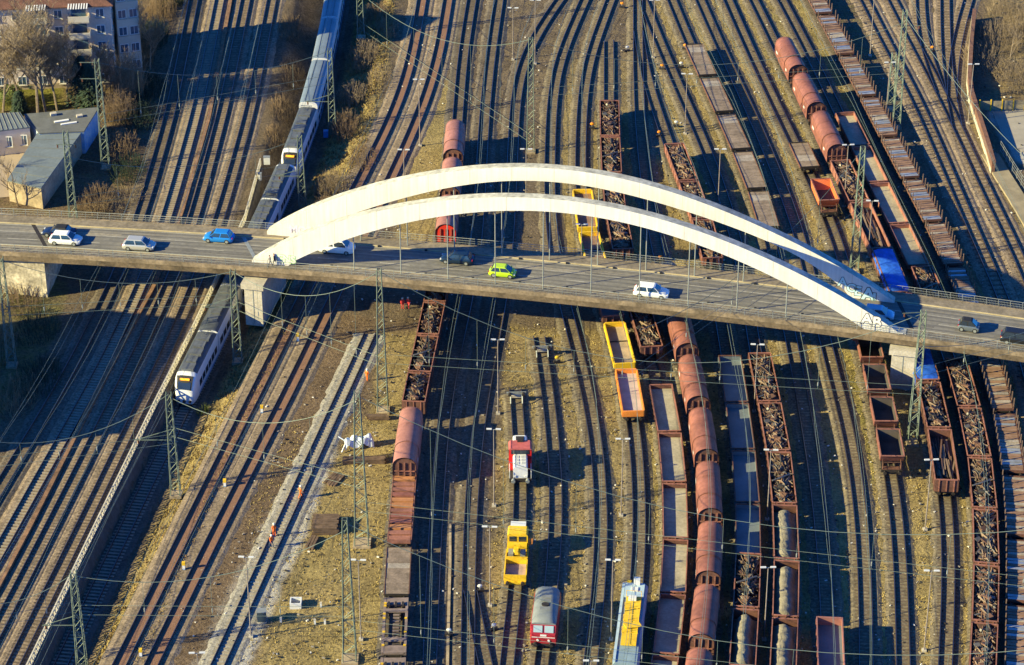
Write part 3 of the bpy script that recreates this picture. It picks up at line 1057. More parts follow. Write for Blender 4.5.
def mk_gondola(Lw=12.4, H=3.0, floor='dark', wall=None, ribs=8, axles=4, rim=None, name='gondola_wagon'):
    def f():
        r = thing(name)
        running_gear(r, Lw, axles)
        B = Lw - .62
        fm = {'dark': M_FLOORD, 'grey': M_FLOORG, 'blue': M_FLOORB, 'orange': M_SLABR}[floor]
        MB().box(0, 0, 1.22, B - .02, 2.76, .12).build('floor', fm, r)
        wm = wall or M_RUST
        rm = rim or M_RUSTL
        z0, h = 1.17, H - 1.17
        for s in (-1, 1):
            mb = MB(); mb.box(0, s * 1.40, z0 + h / 2, B, .05, h)
            o = mb.build('side_wall', [wm], r)
            mb = MB()
            for k in range(ribs):
                mb.box(-B / 2 + .3 + k * (B - .6) / (ribs - 1), s * 1.475, z0 + h / 2, .13, .10, h - .02)
            mb.build('ribs', wm, o)['kind'] = 'stuff'
            mb = MB(); mb.box(0, s * 1.42, H + .03, B + .1, .12, .10)
            mb.build('top_rail', rm, o)
            mb = MB(); mb.box(s * (B / 2 - .025), 0, z0 + h / 2 - .005, .06, 2.74, h)
            o = mb.build('end_wall', wm, r)
            mb = MB(); mb.box(s * (B / 2 + .0), 0, H + .02, .18, 2.66, .11)
            for y in (-.9, 0, .9):
                mb.box(s * (B / 2 + .06), y, z0 + h / 2, .1, .12, h - .1)
            mb.build('top_rail', rm, o)
        return r
    return f


def mk_flat(Lw=12.4, pale=False, boards=12, sides=0.12):
    def f():
        r = thing('flat_wagon')
        running_gear(r, Lw)
        B = Lw - 1.2
        MB().box(0, 0, 1.12, B, 2.6, .12).build('frame_plate', M_RUST, r)
        key = ('fb', round(B / boards, 3))

        def bd():
            return MB().box(0, 0, 0, B / boards - .04, 2.72, .09)
        for k in range(boards):
            mm = M_PLANK2 if rnd.random() < (.35 if pale else .2) else M_PLANK
            o = shared((key, mm.name), bd, 'deck_board', mm, r)
            o.location = (-B / 2 + (k + .5) * B / boards, 0, 1.235 + rnd.uniform(-.02, .03))
        for s in (-1, 1):
            MB().box(0, s * 1.42, 1.2, B, .08, .26 + sides).build('side_rail', M_RUST, r)
            MB().box(s * (B / 2 + .03), 0, 1.22, .09, 2.7, .3 + sides).build('end_board', M_DARK, r)
        return r
    return f


def mk_stake(Lw=13.0, seed=0, rusty=.5):
    def f():
        rr = random.Random(seed)
        r = thing('stake_wagon')
        running_gear(r, Lw)
        B = Lw - 1.2
        MB().box(0, 0, 1.12, B, 2.6, .12).build('frame_plate', M_RUST, r)
        n = 20
        for k in range(n):
            t = rr.random()
            run = 1 if (k // 6 + seed) % 2 else 0
            mm = M_STEELP if (run and t > .35) else (M_SLABR if t < .7 else M_PLANK2)
            if rusty > .8: mm = M_SLABR if t < .85 else M_PLANK2
            o = shared(('sl', mm.name), lambda: MB().box(0, 0, 0, .46, 2.5, .13), 'cross_bearer', mm, r)
            o.location = (-B / 2 + (k + .5) * B / n, rr.uniform(-.06, .06), 1.27 + rr.uniform(-.03, .05))
            o.rotation_euler = (0, 0, rr.uniform(-.02, .02))
        for s in (-1, 1):
            MB().box(0, s * 1.36, 1.2, B, .1, .3).build('side_rail', M_RUST, r)
            for k in range(9):
                o = shared('stake', lambda: MB().box(0, 0, .62, .13, .11, 1.5), 'stake', M_STAKE, r)
                o.location = (-B / 2 + .5 + k * (B - 1.0) / 8, s * 1.44, 1.2)
            MB().box(s * (B / 2 + .03), 0, 1.26, .09, 2.7, .36).build('end_board', M_RUST, r)
        return r
    return f


def mk_hopper(Lw=8.2, m=None, lid=None):
    m = m or M_HOOD

    def f():
        r = thing('hopper_wagon')
        running_gear(r, Lw, 2)
        B = Lw - 2.0

        def ring(l, w, z): return [(-l, -w, z), (l, -w, z), (l, w, z), (-l, w, z)]
        mb = MB()
        mb.loft([ring(B / 2 - 1.1, .9, 1.2), ring(B / 2 - .55, 1.42, 1.9), ring(B / 2, 1.45, 2.95)], caps=False)
        mb.loft([ring(B / 2 - .08, 1.37, 2.95), ring(B / 2 - .62, 1.34, 1.92), ring(B / 2 - 1.15, .85, 1.3)], caps=False)
        for i_ in range(8, 16): mb.m[i_] = 1
        o = mb.build('hopper_body', [m, M_FLOORD if m is M_HOOD else m], r, fix=False)
        mb = MB(); mb.box(0, 0, 1.6, B - 1.4, 2.4, .08); mb.build('hopper_floor', M_FLOORD, o)
        for s in (-1, 1):
            MB().box(0, s * 1.42, 3.0, B + .1, .14, .12).build('top_rail', M_RUSTL, o)
        for s in (-1, 1):
            MB().box(s * B / 2, 0, 3.0, .14, 2.66, .12).build('end_rail', M_RUSTL, o)
        if lid:
            for s in (-1, 1):
                MB().box(0, s * .72, 3.03, B - .2, 1.25, .06).build('lid', lid, r)
        for s in (-1, 1):
            mb = MB()
            for y in (-1.1, 1.1):
                mb.tube([(s * (B / 2 - .3), y, 2.3), (s * (Lw / 2 - .8), y, 1.2)], .06, 5)
                mb.tube([(s * (Lw / 2 - .75), y, 1.1), (s * (Lw / 2 - .75), y, 2.2)], .04, 5)
            mb.box(s * (Lw / 2 - .75), 0, 2.2, .05, 2.2, .05)
            mb.box(s * (Lw / 2 - 1.0), 0, 1.22, .7, 2.3, .08)
            mb.build('end_frame', M_RUST, r)
        return r
    return f


def mk_lowside(Lw, side, floor, div=True):
    def f():
        r = thing('low_sided_wagon')
        running_gear(r, Lw)
        B = Lw - 1.2
        MB().box(0, 0, 1.17, B - .02, 2.5, .14).build('floor', floor, r)
        for s in (-1, 1):
            MB().box(0, s * 1.36, 1.46, B, .16, .75).build('side_board', side, r)
            for k in range(6):
                o = MB().box(-B / 2 + .8 + k * (B - 1.6) / 5, s * 1.46, 1.40, .12, .06, .6).build('side_post', side, r)
            MB().box(s * (B / 2 - .06), 0, 1.50, .2, 2.55, .83).build('end_board', side, r)
        if div:
            mb = MB(); mb.box(-B * .12, 0, 1.3, .14, 2.5, .12)
            mb.build('cross_strip', M_DARK, r)
        return r
    return f


# ------------------------------------------------------------------ loads
def scrap(seed, Lw, H, fill=.55, style='bits'):
    rr = random.Random(seed)
    mb = MB()
    B = Lw - .95
    z0 = 1.3 + (H - 1.3) * .35
    mb.box(0, 0, (1.29 + z0) / 2, B, 2.6, z0 - 1.29, mi=3)
    n = 230 if style == 'bits' else 46
    for k in range(n):
        x = rr.uniform(-B / 2 + .5, B / 2 - .5); y = rr.uniform(-1.05, 1.05)
        z = z0 + rr.random() * (H - z0) * fill * (1.3 - .6 * abs(y))
        if style == 'bits':
            a = rr.gauss(0, .55); ln = rr.uniform(.7, 2.8)
            pts = []
            bend = rr.uniform(-.5, .5)
            for i in range(3):
                t = i / 2 - .5
                px = x + math.cos(a + bend * t) * ln * t; py = y + math.sin(a + bend * t) * ln * t
                pts.append((max(-B / 2, min(B / 2, px)), max(-1.28, min(1.28, py)), z + rr.uniform(-.12, .22)))
            mb.tube(pts, rr.uniform(.04, .13), 4, rr.choices((0, 1, 2, 3), (6, 3, 2, 2))[0])
            if rr.random() < .38:
                mb.box(x, y * .8, z, rr.uniform(.5, 1.7), rr.uniform(.2, .8), rr.uniform(.05, .35), rr.uniform(0, 3), rr.choices((0, 1, 2, 3), (2, 4, 2, 2))[0], rr.uniform(-.5, .5))
        else:
            ln = rr.uniform(2.5, 6.5)
            x = rr.uniform(-B / 2 + ln / 2, B / 2 - ln / 2); a = rr.gauss(0, .06)
            mb.box(x, max(-1.1, min(1.1, y)), z, ln, rr.uniform(.1, .25), rr.uniform(.1, .2), a, rr.choices((0, 1, 2, 3), (4, 4, 2, 1))[0], rr.gauss(0, .03))
    return mb


def heap(seed, Lw, H):
    rr = random.Random(seed)
    mb = MB()
    B = Lw - 1.2
    nx_, ny_ = 44, 11
    vs, fs = [], []
    ph = [rr.uniform(0, 6) for _ in range(6)]
    for i in range(nx_ + 1):
        x = -B / 2 + B * i / nx_
        off = -.12 + .10 * math.sin(x * .9 + ph[0]) + .05 * math.sin(x * 2.9 + ph[1])
        top = H + .06 + .07 * math.sin(x * 1.1 + ph[2]) + .05 * math.sin(x * 4.1 + ph[3])
        top *= 1 - .35 * smooth(np.float64((abs(x) - B / 2 + .9) / .9))
        for j in range(ny_ + 1):
            y = -1.3 + 2.6 * j / ny_
            h = max(0, 1 - abs((y - off) / 1.12) ** 2.2)
            vs.append((x, y, 1.34 + (top - 1.34) * h + rr.uniform(-.06, .06)))
    for i in range(nx_):
        for j in range(ny_):
            a = i * (ny_ + 1) + j
            fs.append((a, a + 1, a + ny_ + 2, a + ny_ + 1))
    mb.add(vs, fs)
    return mb


def tarp(Lw, H):
    rr = random.Random(4)
    mb = MB()
    B = Lw - 1.1
    nx_, ny_ = 26, 12
    vs, fs = [], []
    for i in range(nx_ + 1):
        x = -B / 2 + B * i / nx_
        for j in range(ny_ + 1):
            t = -1 + 2 * j / ny_
            y = t * 1.55
            z = H + .28 * math.cos(t * 1.4) + rr.uniform(-.05, .05)
            if j in (0, ny_): z = H - rr.uniform(.5, .8)
            if i in (0, nx_): z -= rr.uniform(.3, .6)
            vs.append((x, y, z))
    for i in range(nx_):
        for j in range(ny_):
            a = i * (ny_ + 1) + j
            fs.append((a, a + 1, a + ny_ + 2, a + ny_ + 1))
    mb.add(vs, fs)
    return mb


_load = {}


def load_mesh(kind, var, Lw, H):
    k = (kind, var, round(Lw, 1), round(H, 1))
    if k not in _load:
        if kind in ('bits', 'bars'):
            o = scrap(var * 31 + 5, Lw, H, .95 if kind == 'bits' else .5, kind).build('scrap_metal', [M_SC1, M_SC2, M_SC3, M_SC4], None, fix=False)
        elif kind == 'sand':
            o = heap(var * 17 + 3, Lw, H).build('sand_heap', M_SAND, None, smooth=True)
        elif kind == 'tarp':
            o = tarp(Lw, H).build('tarpaulin', M_TARP, None, smooth=True)
        _load[k] = o.data
        return o
    nm = {'bits': 'scrap_metal', 'bars': 'scrap_metal', 'sand': 'sand_heap', 'tarp': 'tarpaulin'}[kind]
    return obj(nm, _load[k])


def place(o, tk, sa, sb, Lw):
    t = TK[tk]
    mid = (sa + sb) / 2; h = (sb - sa) * .36
    p0, p1 = t.at(mid - h), t.at(mid + h)
    c = (p0 + p1) / 2
    d = p1 - p0
    o.location = (c.x, c.y, t.z + RAILTOP)
    o.rotation_euler = (0, 0, math.atan2(d.y, d.x))
    o.scale = ((sb - sa) / Lw, 1, 1)


def row(tk, bounds, z, key, maker, Lw, labels, group, loads=None, H=3.0, zt=None):
    """wagons between successive coupling rows (as seen at height z), far to near"""
    out = []
    ss = [TK[tk].s_at_py(gy(b, z)) for b in bounds]
    for i in range(len(bounds) - 1):
        k = key[i] if isinstance(key, list) else key
        mk = maker[i] if isinstance(maker, list) else maker
        o = inst(k, mk)
        place(o, tk, ss[i], ss[i + 1], Lw)
        tag(o, labels[i], 'freight wagon', group)
        out.append(o)
        if loads and loads[i]:
            kind, var, text = loads[i]
            l_ = load_mesh(kind, var, Lw, H)
            place(l_, tk, ss[i], ss[i + 1], Lw)
            l_.location.z += .01
            if kind == 'tarp':
                tag(l_, text, 'tarpaulin')
            else:
                tag(l_, text, 'scrap' if kind != 'sand' else 'sand', kind='stuff')
    return out


def nth(n, text, more=''):
    return [text.replace('#', ORD[i]) for i in range(n)]


# hooded wagons beyond the bridge, behind the arches
row('n1', [117, 154.5, 192, 230], z=4.3, key=['hoodA', 'hoodA', 'hoodA2'], maker=[mk_hood(12.4, M_HOOD2), mk_hood(12.4, M_HOOD2), mk_hood(12.4, M_HOOD2, M_REDB)], Lw=12.4,
    labels=['pale red hooded wagon behind the arches, # of three towards the bridge'.replace('#', a) for a in ('farthest', 'middle', 'nearest')], group='pale hooded wagons beyond the bridge')
# the long hooded row in front
row('p1', [259, 299, 351, 404, 457, 517, 580, 643.5, 710], z=4.2, key='hoodJ', maker=mk_hood(12.4), Lw=12.4,
    labels=['red brown hooded wagon, # of its long row counted from beneath the bridge'.replace('#', ORD[i]) for i in range(8)], group='long row of red brown hooded wagons')
# three hooded wagons beyond the bridge
row('q5', [35, 70.5, 108, 151], z=4.2, key='hoodG', maker=mk_hood(12.4), Lw=12.4,
    labels=[f'red hooded wagon beyond the bridge, {a} of three beside the stake wagons' for a in ('farthest', 'middle', 'nearest')], group='three red hooded wagons beyond the bridge')
row('q5', [160, 202, 250], z=2.8, key='gonH', maker=mk_gondola(12.4, 2.5, 'dark', M_RUSTL), Lw=12.4, H=2.5,
    labels=['rusty open wagon right after the three red hooded wagons', 'rusty open wagon of old rails beside the blue tarpaulin'],
    group='rusty open wagons beyond the bridge', loads=[('bits', 1, 'rusty scrap on the open wagon behind the three red hoods'), ('bars', 2, 'old rails and beams on the wagon before the blue tarpaulin')])
tl = ['open wagon under the bright blue tarpaulin just beyond the bridge', 'open wagon hidden under the bridge between two tarpaulins', 'open wagon under the blue tarpaulin beside the white pier']
row('q5', [250, 296, 338, 384], z=2.8, key='gonT', maker=mk_gondola(12.4, 2.9, 'dark'), Lw=12.4, H=2.9, labels=tl, group='tarpaulin covered wagons by the bridge',
    loads=[('tarp', 0, 'bright blue tarpaulin on the wagon just beyond the bridge'), None, ('tarp', 0, 'blue tarpaulin in the shade beside the white bridge pier')])
row('q5', [384, 431, 484], z=2.9, key='gonP', maker=mk_gondola(12.4, 2.9, 'dark'), Lw=12.4, H=2.9,
    labels=['rusty open wagon next to the lattice mast by the white pier', 'rusty open wagon at the near end of the short row beside the hoppers'], group='short row of rusty open wagons by the hoppers',
    loads=[('bits', 3, 'dark scrap in the open wagon by the lattice mast'), ('bars', 4, 'dark scrap bars in the last open wagon of the short row')])
# low sided wagons beyond the bridge
lw = ['first', 'second', 'third', 'fourth']
row('q6', [112, 146, 182.5, 224, 266], z=2.2, key='gonH2', maker=mk_gondola(12.4, 1.86, 'grey', M_RUSTL, 6), Lw=12.4, H=1.86,
    labels=[f'low open wagon with pale floor, {a} in the row beside the stake wagons' for a in lw], group='low open wagons with pale floors')
row('q6', [266, 308], z=2.8, key='gonH3', maker=mk_gondola(12.4, 2.5, 'dark', M_RUSTL), Lw=12.4, H=2.5,
    labels=['rusty open wagon of scrap touching the far railing of the bridge'], group='scrap wagon at the far railing', loads=[('bits', 2, 'scrap in the open wagon at the far railing of the bridge')])
row('q6', [355, 405, 455, 506.5, 562, 620, 680], z=3.0, key='gonQ', maker=mk_gondola(12.4, 2.3, 'dark'), Lw=12.4, H=2.3,
    labels=[f'rusty open scrap wagon, {ORD[i]} from the bridge in the row beside the slab wagons' for i in range(6)], group='scrap row beside the slab wagons',
    loads=[('bits', i % 4, f'mixed scrap filling the {ORD[i]} wagon of the row beside the slab wagons') for i in range(6)])
# stake wagons
mks = [mk_stake(13.0, s, .9 if s == 2 else .5) for s in range(3)]
bnd = [-64, -24, 16, 57, 98.5, 139, 180.5, 224, 268, 314]
row('r1', bnd, z=1.4, key=[f'stake{i % 3}' for i in (0, 0, 1, 0, 1, 0, 0, 2, 1)], maker=[mks[i] for i in (0, 0, 1, 0, 1, 0, 0, 2, 1)], Lw=13.0,
    labels=[f'rusty stake wagon beyond the bridge, {ORD[8 - i]} from the far railing' for i in range(9)], group='stake wagons beyond the bridge')
row('r1', [352, 414, 476, 540, 606, 674], z=1.4, key=['stake2', 'stake1', 'stake2', 'stake0', 'stake0'], maker=[mks[2], mks[1], mks[2], mks[0], mks[0]], Lw=13.0,
    labels=[f'stake wagon of rusty and grey slabs near the viewer, {ORD[i]} from the bridge' for i in range(5)], group='stake wagons in front of the bridge')
# scrap row farthest column
row('o3', [98, 134.5, 171, 209, 248], z=3.0, key='gonD', maker=mk_gondola(12.4, 2.3, 'dark'), Lw=12.4, H=2.3,
    labels=[f'rusty scrap wagon beyond the bridge beside the yellow wagon, {ORD[3 - i]} from the bridge' for i in range(4)], group='scrap row beyond the bridge by the yellow wagon',
    loads=[('bits', (i + 1) % 4, f'brown scrap in the {ORD[3 - i]} wagon behind the bridge by the yellow wagon') for i in range(4)])
row('o3', [300, 347], z=2.8, key='gonD', maker=mk_gondola(12.4, 2.3, 'dark'), Lw=12.4, H=2.3,
    labels=['rusty scrap wagon poking out of the bridge shadow beside the yellow wagon'], group='scrap wagon at the bridge shadow', loads=[('bits', 3, 'tan scrap in the wagon poking out of the bridge shadow')])
row('o3', [382, 430.5, 481, 537, 591.5, 653, 716], z=2.5, key='gonK', maker=mk_gondola(12.4, 1.86, 'grey', M_RUST, 10), Lw=12.4, H=1.86,
    labels=[f'empty open wagon with pale floor, {ORD[i]} from the bridge beside the hooded row' for i in range(6)], group='empty open wagons beside the hooded row')
# slanting scrap row behind the arches
row('p2', [141, 179, 217, 257], z=3.0, key='gonE', maker=mk_gondola(12.4, 2.3, 'dark', M_RUSTL), Lw=12.4, H=2.3,
    labels=[f'open scrap wagon in the slanting row under the arches, {a} of three' for a in ('farthest', 'middle', 'nearest')], group='slanting scrap row under the arches',
    loads=[('bits', 0, 'tan scrap in the farthest wagon of the slanting row under the arches'), ('bits', 1, 'scrap in the middle wagon of the slanting row under the arches'), ('bits', 2, 'scrap in the nearest wagon of the slanting row under the arches')])
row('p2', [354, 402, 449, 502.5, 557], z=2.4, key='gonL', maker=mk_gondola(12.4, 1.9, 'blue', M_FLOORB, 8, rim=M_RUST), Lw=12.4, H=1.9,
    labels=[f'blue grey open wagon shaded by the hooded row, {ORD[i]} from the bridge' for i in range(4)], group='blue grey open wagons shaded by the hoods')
row('p2', [557, 613, 672], z=2.4, key='gonL2', maker=mk_gondola(12.4, 2.7, 'dark', M_RUST), Lw=12.4, H=2.7,
    labels=['shaded open wagon with a little scrap after the blue grey wagons', 'shaded open wagon with a sand heap at the photo bottom'], group='shaded open wagons at the near end',
    loads=[('bits', 2, 'dark scrap in the shaded wagon after the blue grey wagons'), ('sand', 3, 'small sand heap in the shaded open wagon near the viewer')])
row('q1', [350, 400, 449, 502], z=3.0, key='gonM', maker=mk_gondola(12.4, 2.3, 'dark'), Lw=12.4, H=2.3,
    labels=[f'rusty open wagon of scrap bars, {ORD[i]} from the bridge before the sand wagons' for i in range(3)], group='scrap bar wagons before the sand wagons',
    loads=[('bits', i, f'tan scrap bars in the {ORD[i]} wagon of the row ending in sand') for i in range(3)])
row('q1', [502, 557.5, 615, 676], z=3.0, key='gonM', maker=mk_gondola(12.4, 2.3, 'dark'), Lw=12.4, H=2.3,
    labels=[f'rusty open wagon loaded with sand, {a} of three' for a in ('farthest', 'middle', 'nearest')], group='sand wagons',
    loads=[('sand', i, f'pale sand heap in the {a} of three sand wagons') for i, a in enumerate(('farthest', 'middle', 'nearest'))])
row('q2', [45, 78.5, 115, 152.5, 192, 231], z=1.35, key='flatF', maker=mk_flat(12.4, True, 12), Lw=12.4,
    labels=[f'flat wagon with grey brown planks, {ORD[i]} from the far end of its row' for i in range(5)], group='plank flat wagons beyond the bridge')
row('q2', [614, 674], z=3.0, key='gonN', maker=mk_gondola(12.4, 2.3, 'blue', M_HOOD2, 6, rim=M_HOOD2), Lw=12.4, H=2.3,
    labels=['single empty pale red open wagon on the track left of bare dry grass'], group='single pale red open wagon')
row('q4', [143, 171], z=1.35, key='flatG', maker=mk_flat(8.5, False, 8), Lw=8.5, labels=['short brown flat wagon standing alone near the red hooded wagons'], group='short flat wagon')
row('q4', [179, 207], z=2.8, key='hopO', maker=mk_hopper(8.2, mat('hopper_orange', (0.60, 0.15, 0.05), .6, var=.2, scale=.8)), Lw=8.2, labels=['orange red open hopper wagon standing alone beyond the bridge'], group='orange hopper wagon')
row('q4', [334, 363, 396, 427.5, 463], z=3.0, key='hop', maker=mk_hopper(8.2, M_HOOD), Lw=8.2,
    labels=[f'brown hopper wagon of the short row by the white pier, {ORD[i]} from the bridge' for i in range(4)], group='short row of brown hoppers')
# yellow and orange low sided wagons
row('o2', [190, 232.5, 275], z=1.8, key='yel', maker=mk_lowside(11.6, M_YEL, M_SLABR), Lw=11.6,
    labels=['yellow low sided wagon beyond the bridge, mostly behind the arches', 'yellow low sided wagon beyond the bridge, the one nearer the railing'], group='yellow wagons beyond the bridge')
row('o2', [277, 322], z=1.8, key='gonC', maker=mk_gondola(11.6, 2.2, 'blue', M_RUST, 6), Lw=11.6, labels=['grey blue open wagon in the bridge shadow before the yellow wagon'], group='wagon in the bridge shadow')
row('o2', [323, 369], z=1.8, key='yel2', maker=mk_lowside(11.6, M_YEL, mat('floor_tan', (0.36, 0.28, 0.2), .9, var=.2, scale=.6, fine=.15)), Lw=11.6, labels=['yellow low sided wagon in front of the bridge coupled to the orange wagon'], group='yellow wagon in front')
row('o2', [369.5, 417], z=1.8, key='org', maker=mk_lowside(11.6, M_ORG, mat('floor_pinkgrey', (0.40, 0.33, 0.31), .9, var=.15, scale=.6), False), Lw=11.6, labels=['orange low sided wagon with pale floor in front of the bridge'], group='orange wagon')
# the row beside the dark tracks
row('n1', [272, 304.5, 337.5, 375, 405], z=3.0, key='gonB', maker=mk_gondola(9.6, 3.0, 'dark', None, 6, 2), Lw=9.6, H=3.0,
    labels=[f'short rusty scrap wagon beside the dark tracks, {ORD[i]} counted from beneath the bridge' for i in range(4)], group='short scrap wagons beside the dark tracks',
    loads=[('bits', i, f'dark scrap in the {ORD[i]} short wagon beside the dark tracks') for i in range(4)])
row('n1', [404, 467], z=4.1, key='hoodB', maker=mk_hood(14.0, M_HOOD2), Lw=14.0, labels=['pale red brown hooded wagon coupled after the short scrap wagons'], group='lone hooded wagon')


def mk_plankload():
    r = thing('flat_wagon')
    running_gear(r, 16)
    B = 14.8
    MB().box(0, 0, 1.12, B, 2.6, .14).build('frame_plate', M_RUST, r)
    m2 = mat('plank_orange_brown', (0.40, 0.17, 0.07), .85, var=.25, scale=.8)
    for k in range(13):
        mm = (M_HOOD, M_RUSTL, m2)[(k * 5 + k // 3) % 3]
        o = MB().box(0, 0, 0, .78, 2.55, .32).build('bearer', mm, r)
        o.location = (-B / 2 + .6 + k * (B - 1.2) / 12, 0, 1.38 + rnd.uniform(-.05, .05)); o.rotation_euler = (0, rnd.uniform(-.12, .12), 0)
    for s in (-1, 1):
        MB().box(0, s * 1.38, 1.3, B, .1, .42).build('side_rail', M_RUSTL, r)
        MB().box(s * (B / 2 + .02), 0, 1.4, .12, 2.6, .6).build('end_board', M_RUSTL, r)
    return r


row('n1', [471, 547], z=1.4, key='plk', maker=mk_plankload, Lw=16.0, labels=['flat wagon with red brown cross bearers behind the pale hooded wagon'], group='flat wagon of bearers')
row('n1', [547, 599], z=1.4, key='flatB', maker=mk_flat(12.4, False, 9, .02), Lw=12.4, labels=['plain brown plank flat wagon before the dark well wagon'], group='plain plank flat wagon')


def mk_well():
    r = thing('well_wagon')
    running_gear(r, 14)
    MB().box(0, 0, 1.1, 12.8, 1.2, .2).build('floor', M_FLOORD, r)
    mpk = mat('well_frame', (0.20, 0.15, 0.13), .8, var=.3, scale=.8)
    for s in (-1, 1):
        MB().box(0, s * 1.25, 1.35, 12.8, .3, .45).build('side_beam', mpk, r)
        MB().box(s * 5.6, 0, 1.4, 1.6, 2.7, .3).build('end_deck', mpk, r)
        MB().box(s * 3.4, 0, 1.5, .6, 2.7, .25).build('cross_beam', mpk, r)
    for k in range(8):
        o = MB().box(-2.6 + k * .75, 0.1, 1.35, .18, .7, .16).build('chock', mpk, r)
    for k, (x, y) in enumerate(((-4.9, -1.2), (-4.3, -1.2), (-2.4, -1.25), (-1.4, -1.25), (1.8, -1.2), (4.9, -1.2), (4.9, 1.2), (1.8, 1.2), (-1.4, 1.2))):
        MB().box(x, y, 1.66, .22, .3, .14).build('tie_down', M_YEL, r)
    for y in (-.8, 0, .8):
        o = MB().box(-4.7, y, 1.62, .9, .25, .25).build('clamp', M_DARK, r)
    return r


row('n1', [599, 659], z=1.4, key='well', maker=mk_well, Lw=14.0, labels=['dark well wagon with yellow tie down points at the near end of its row'], group='well wagon')
row('n1', [659, 722], z=1.4, key='well', maker=mk_well, Lw=14.0, labels=['second dark well wagon cut off by the photo bottom'], group='well wagon at the bottom')
# ------------------------------------------------------------------ passenger trains in the cutting
M_TW = mat('train_white', (0.62, 0.63, 0.64), .35, var=.05)
M_TROOFD = mat('train_roof_dark', (0.075, 0.085, 0.095), .5, var=.2, scale=.8)
M_TROOFL = mat('train_roof_light', (0.16, 0.20, 0.235), .4, var=.1, scale=.6)
M_TEQ = mat('roof_equipment', (0.12, 0.13, 0.14), .6, .2, var=.25, scale=1.2)
M_TSTRIPE = mat('train_blue_stripe', (0.05, 0.18, 0.42), .4, var=0)
M_DISP = emat('destination_display', (1.0, 0.36, 0.02), .35)


def body_section(w, z0, z1, r=.55, flat=.0):
    return [(-w * .93, z0), (-w, z0 + .25), (-w, z1 - r * 1.1), (-w * .93, z1 - r * .5), (-w * .72, z1 - r * .12), (-w * .35, z1), (w * .35, z1), (w * .72, z1 - r * .12), (w * .93, z1 - r * .5), (w, z1 - r * 1.1), (w, z0 + .25), (w * .93, z0)]


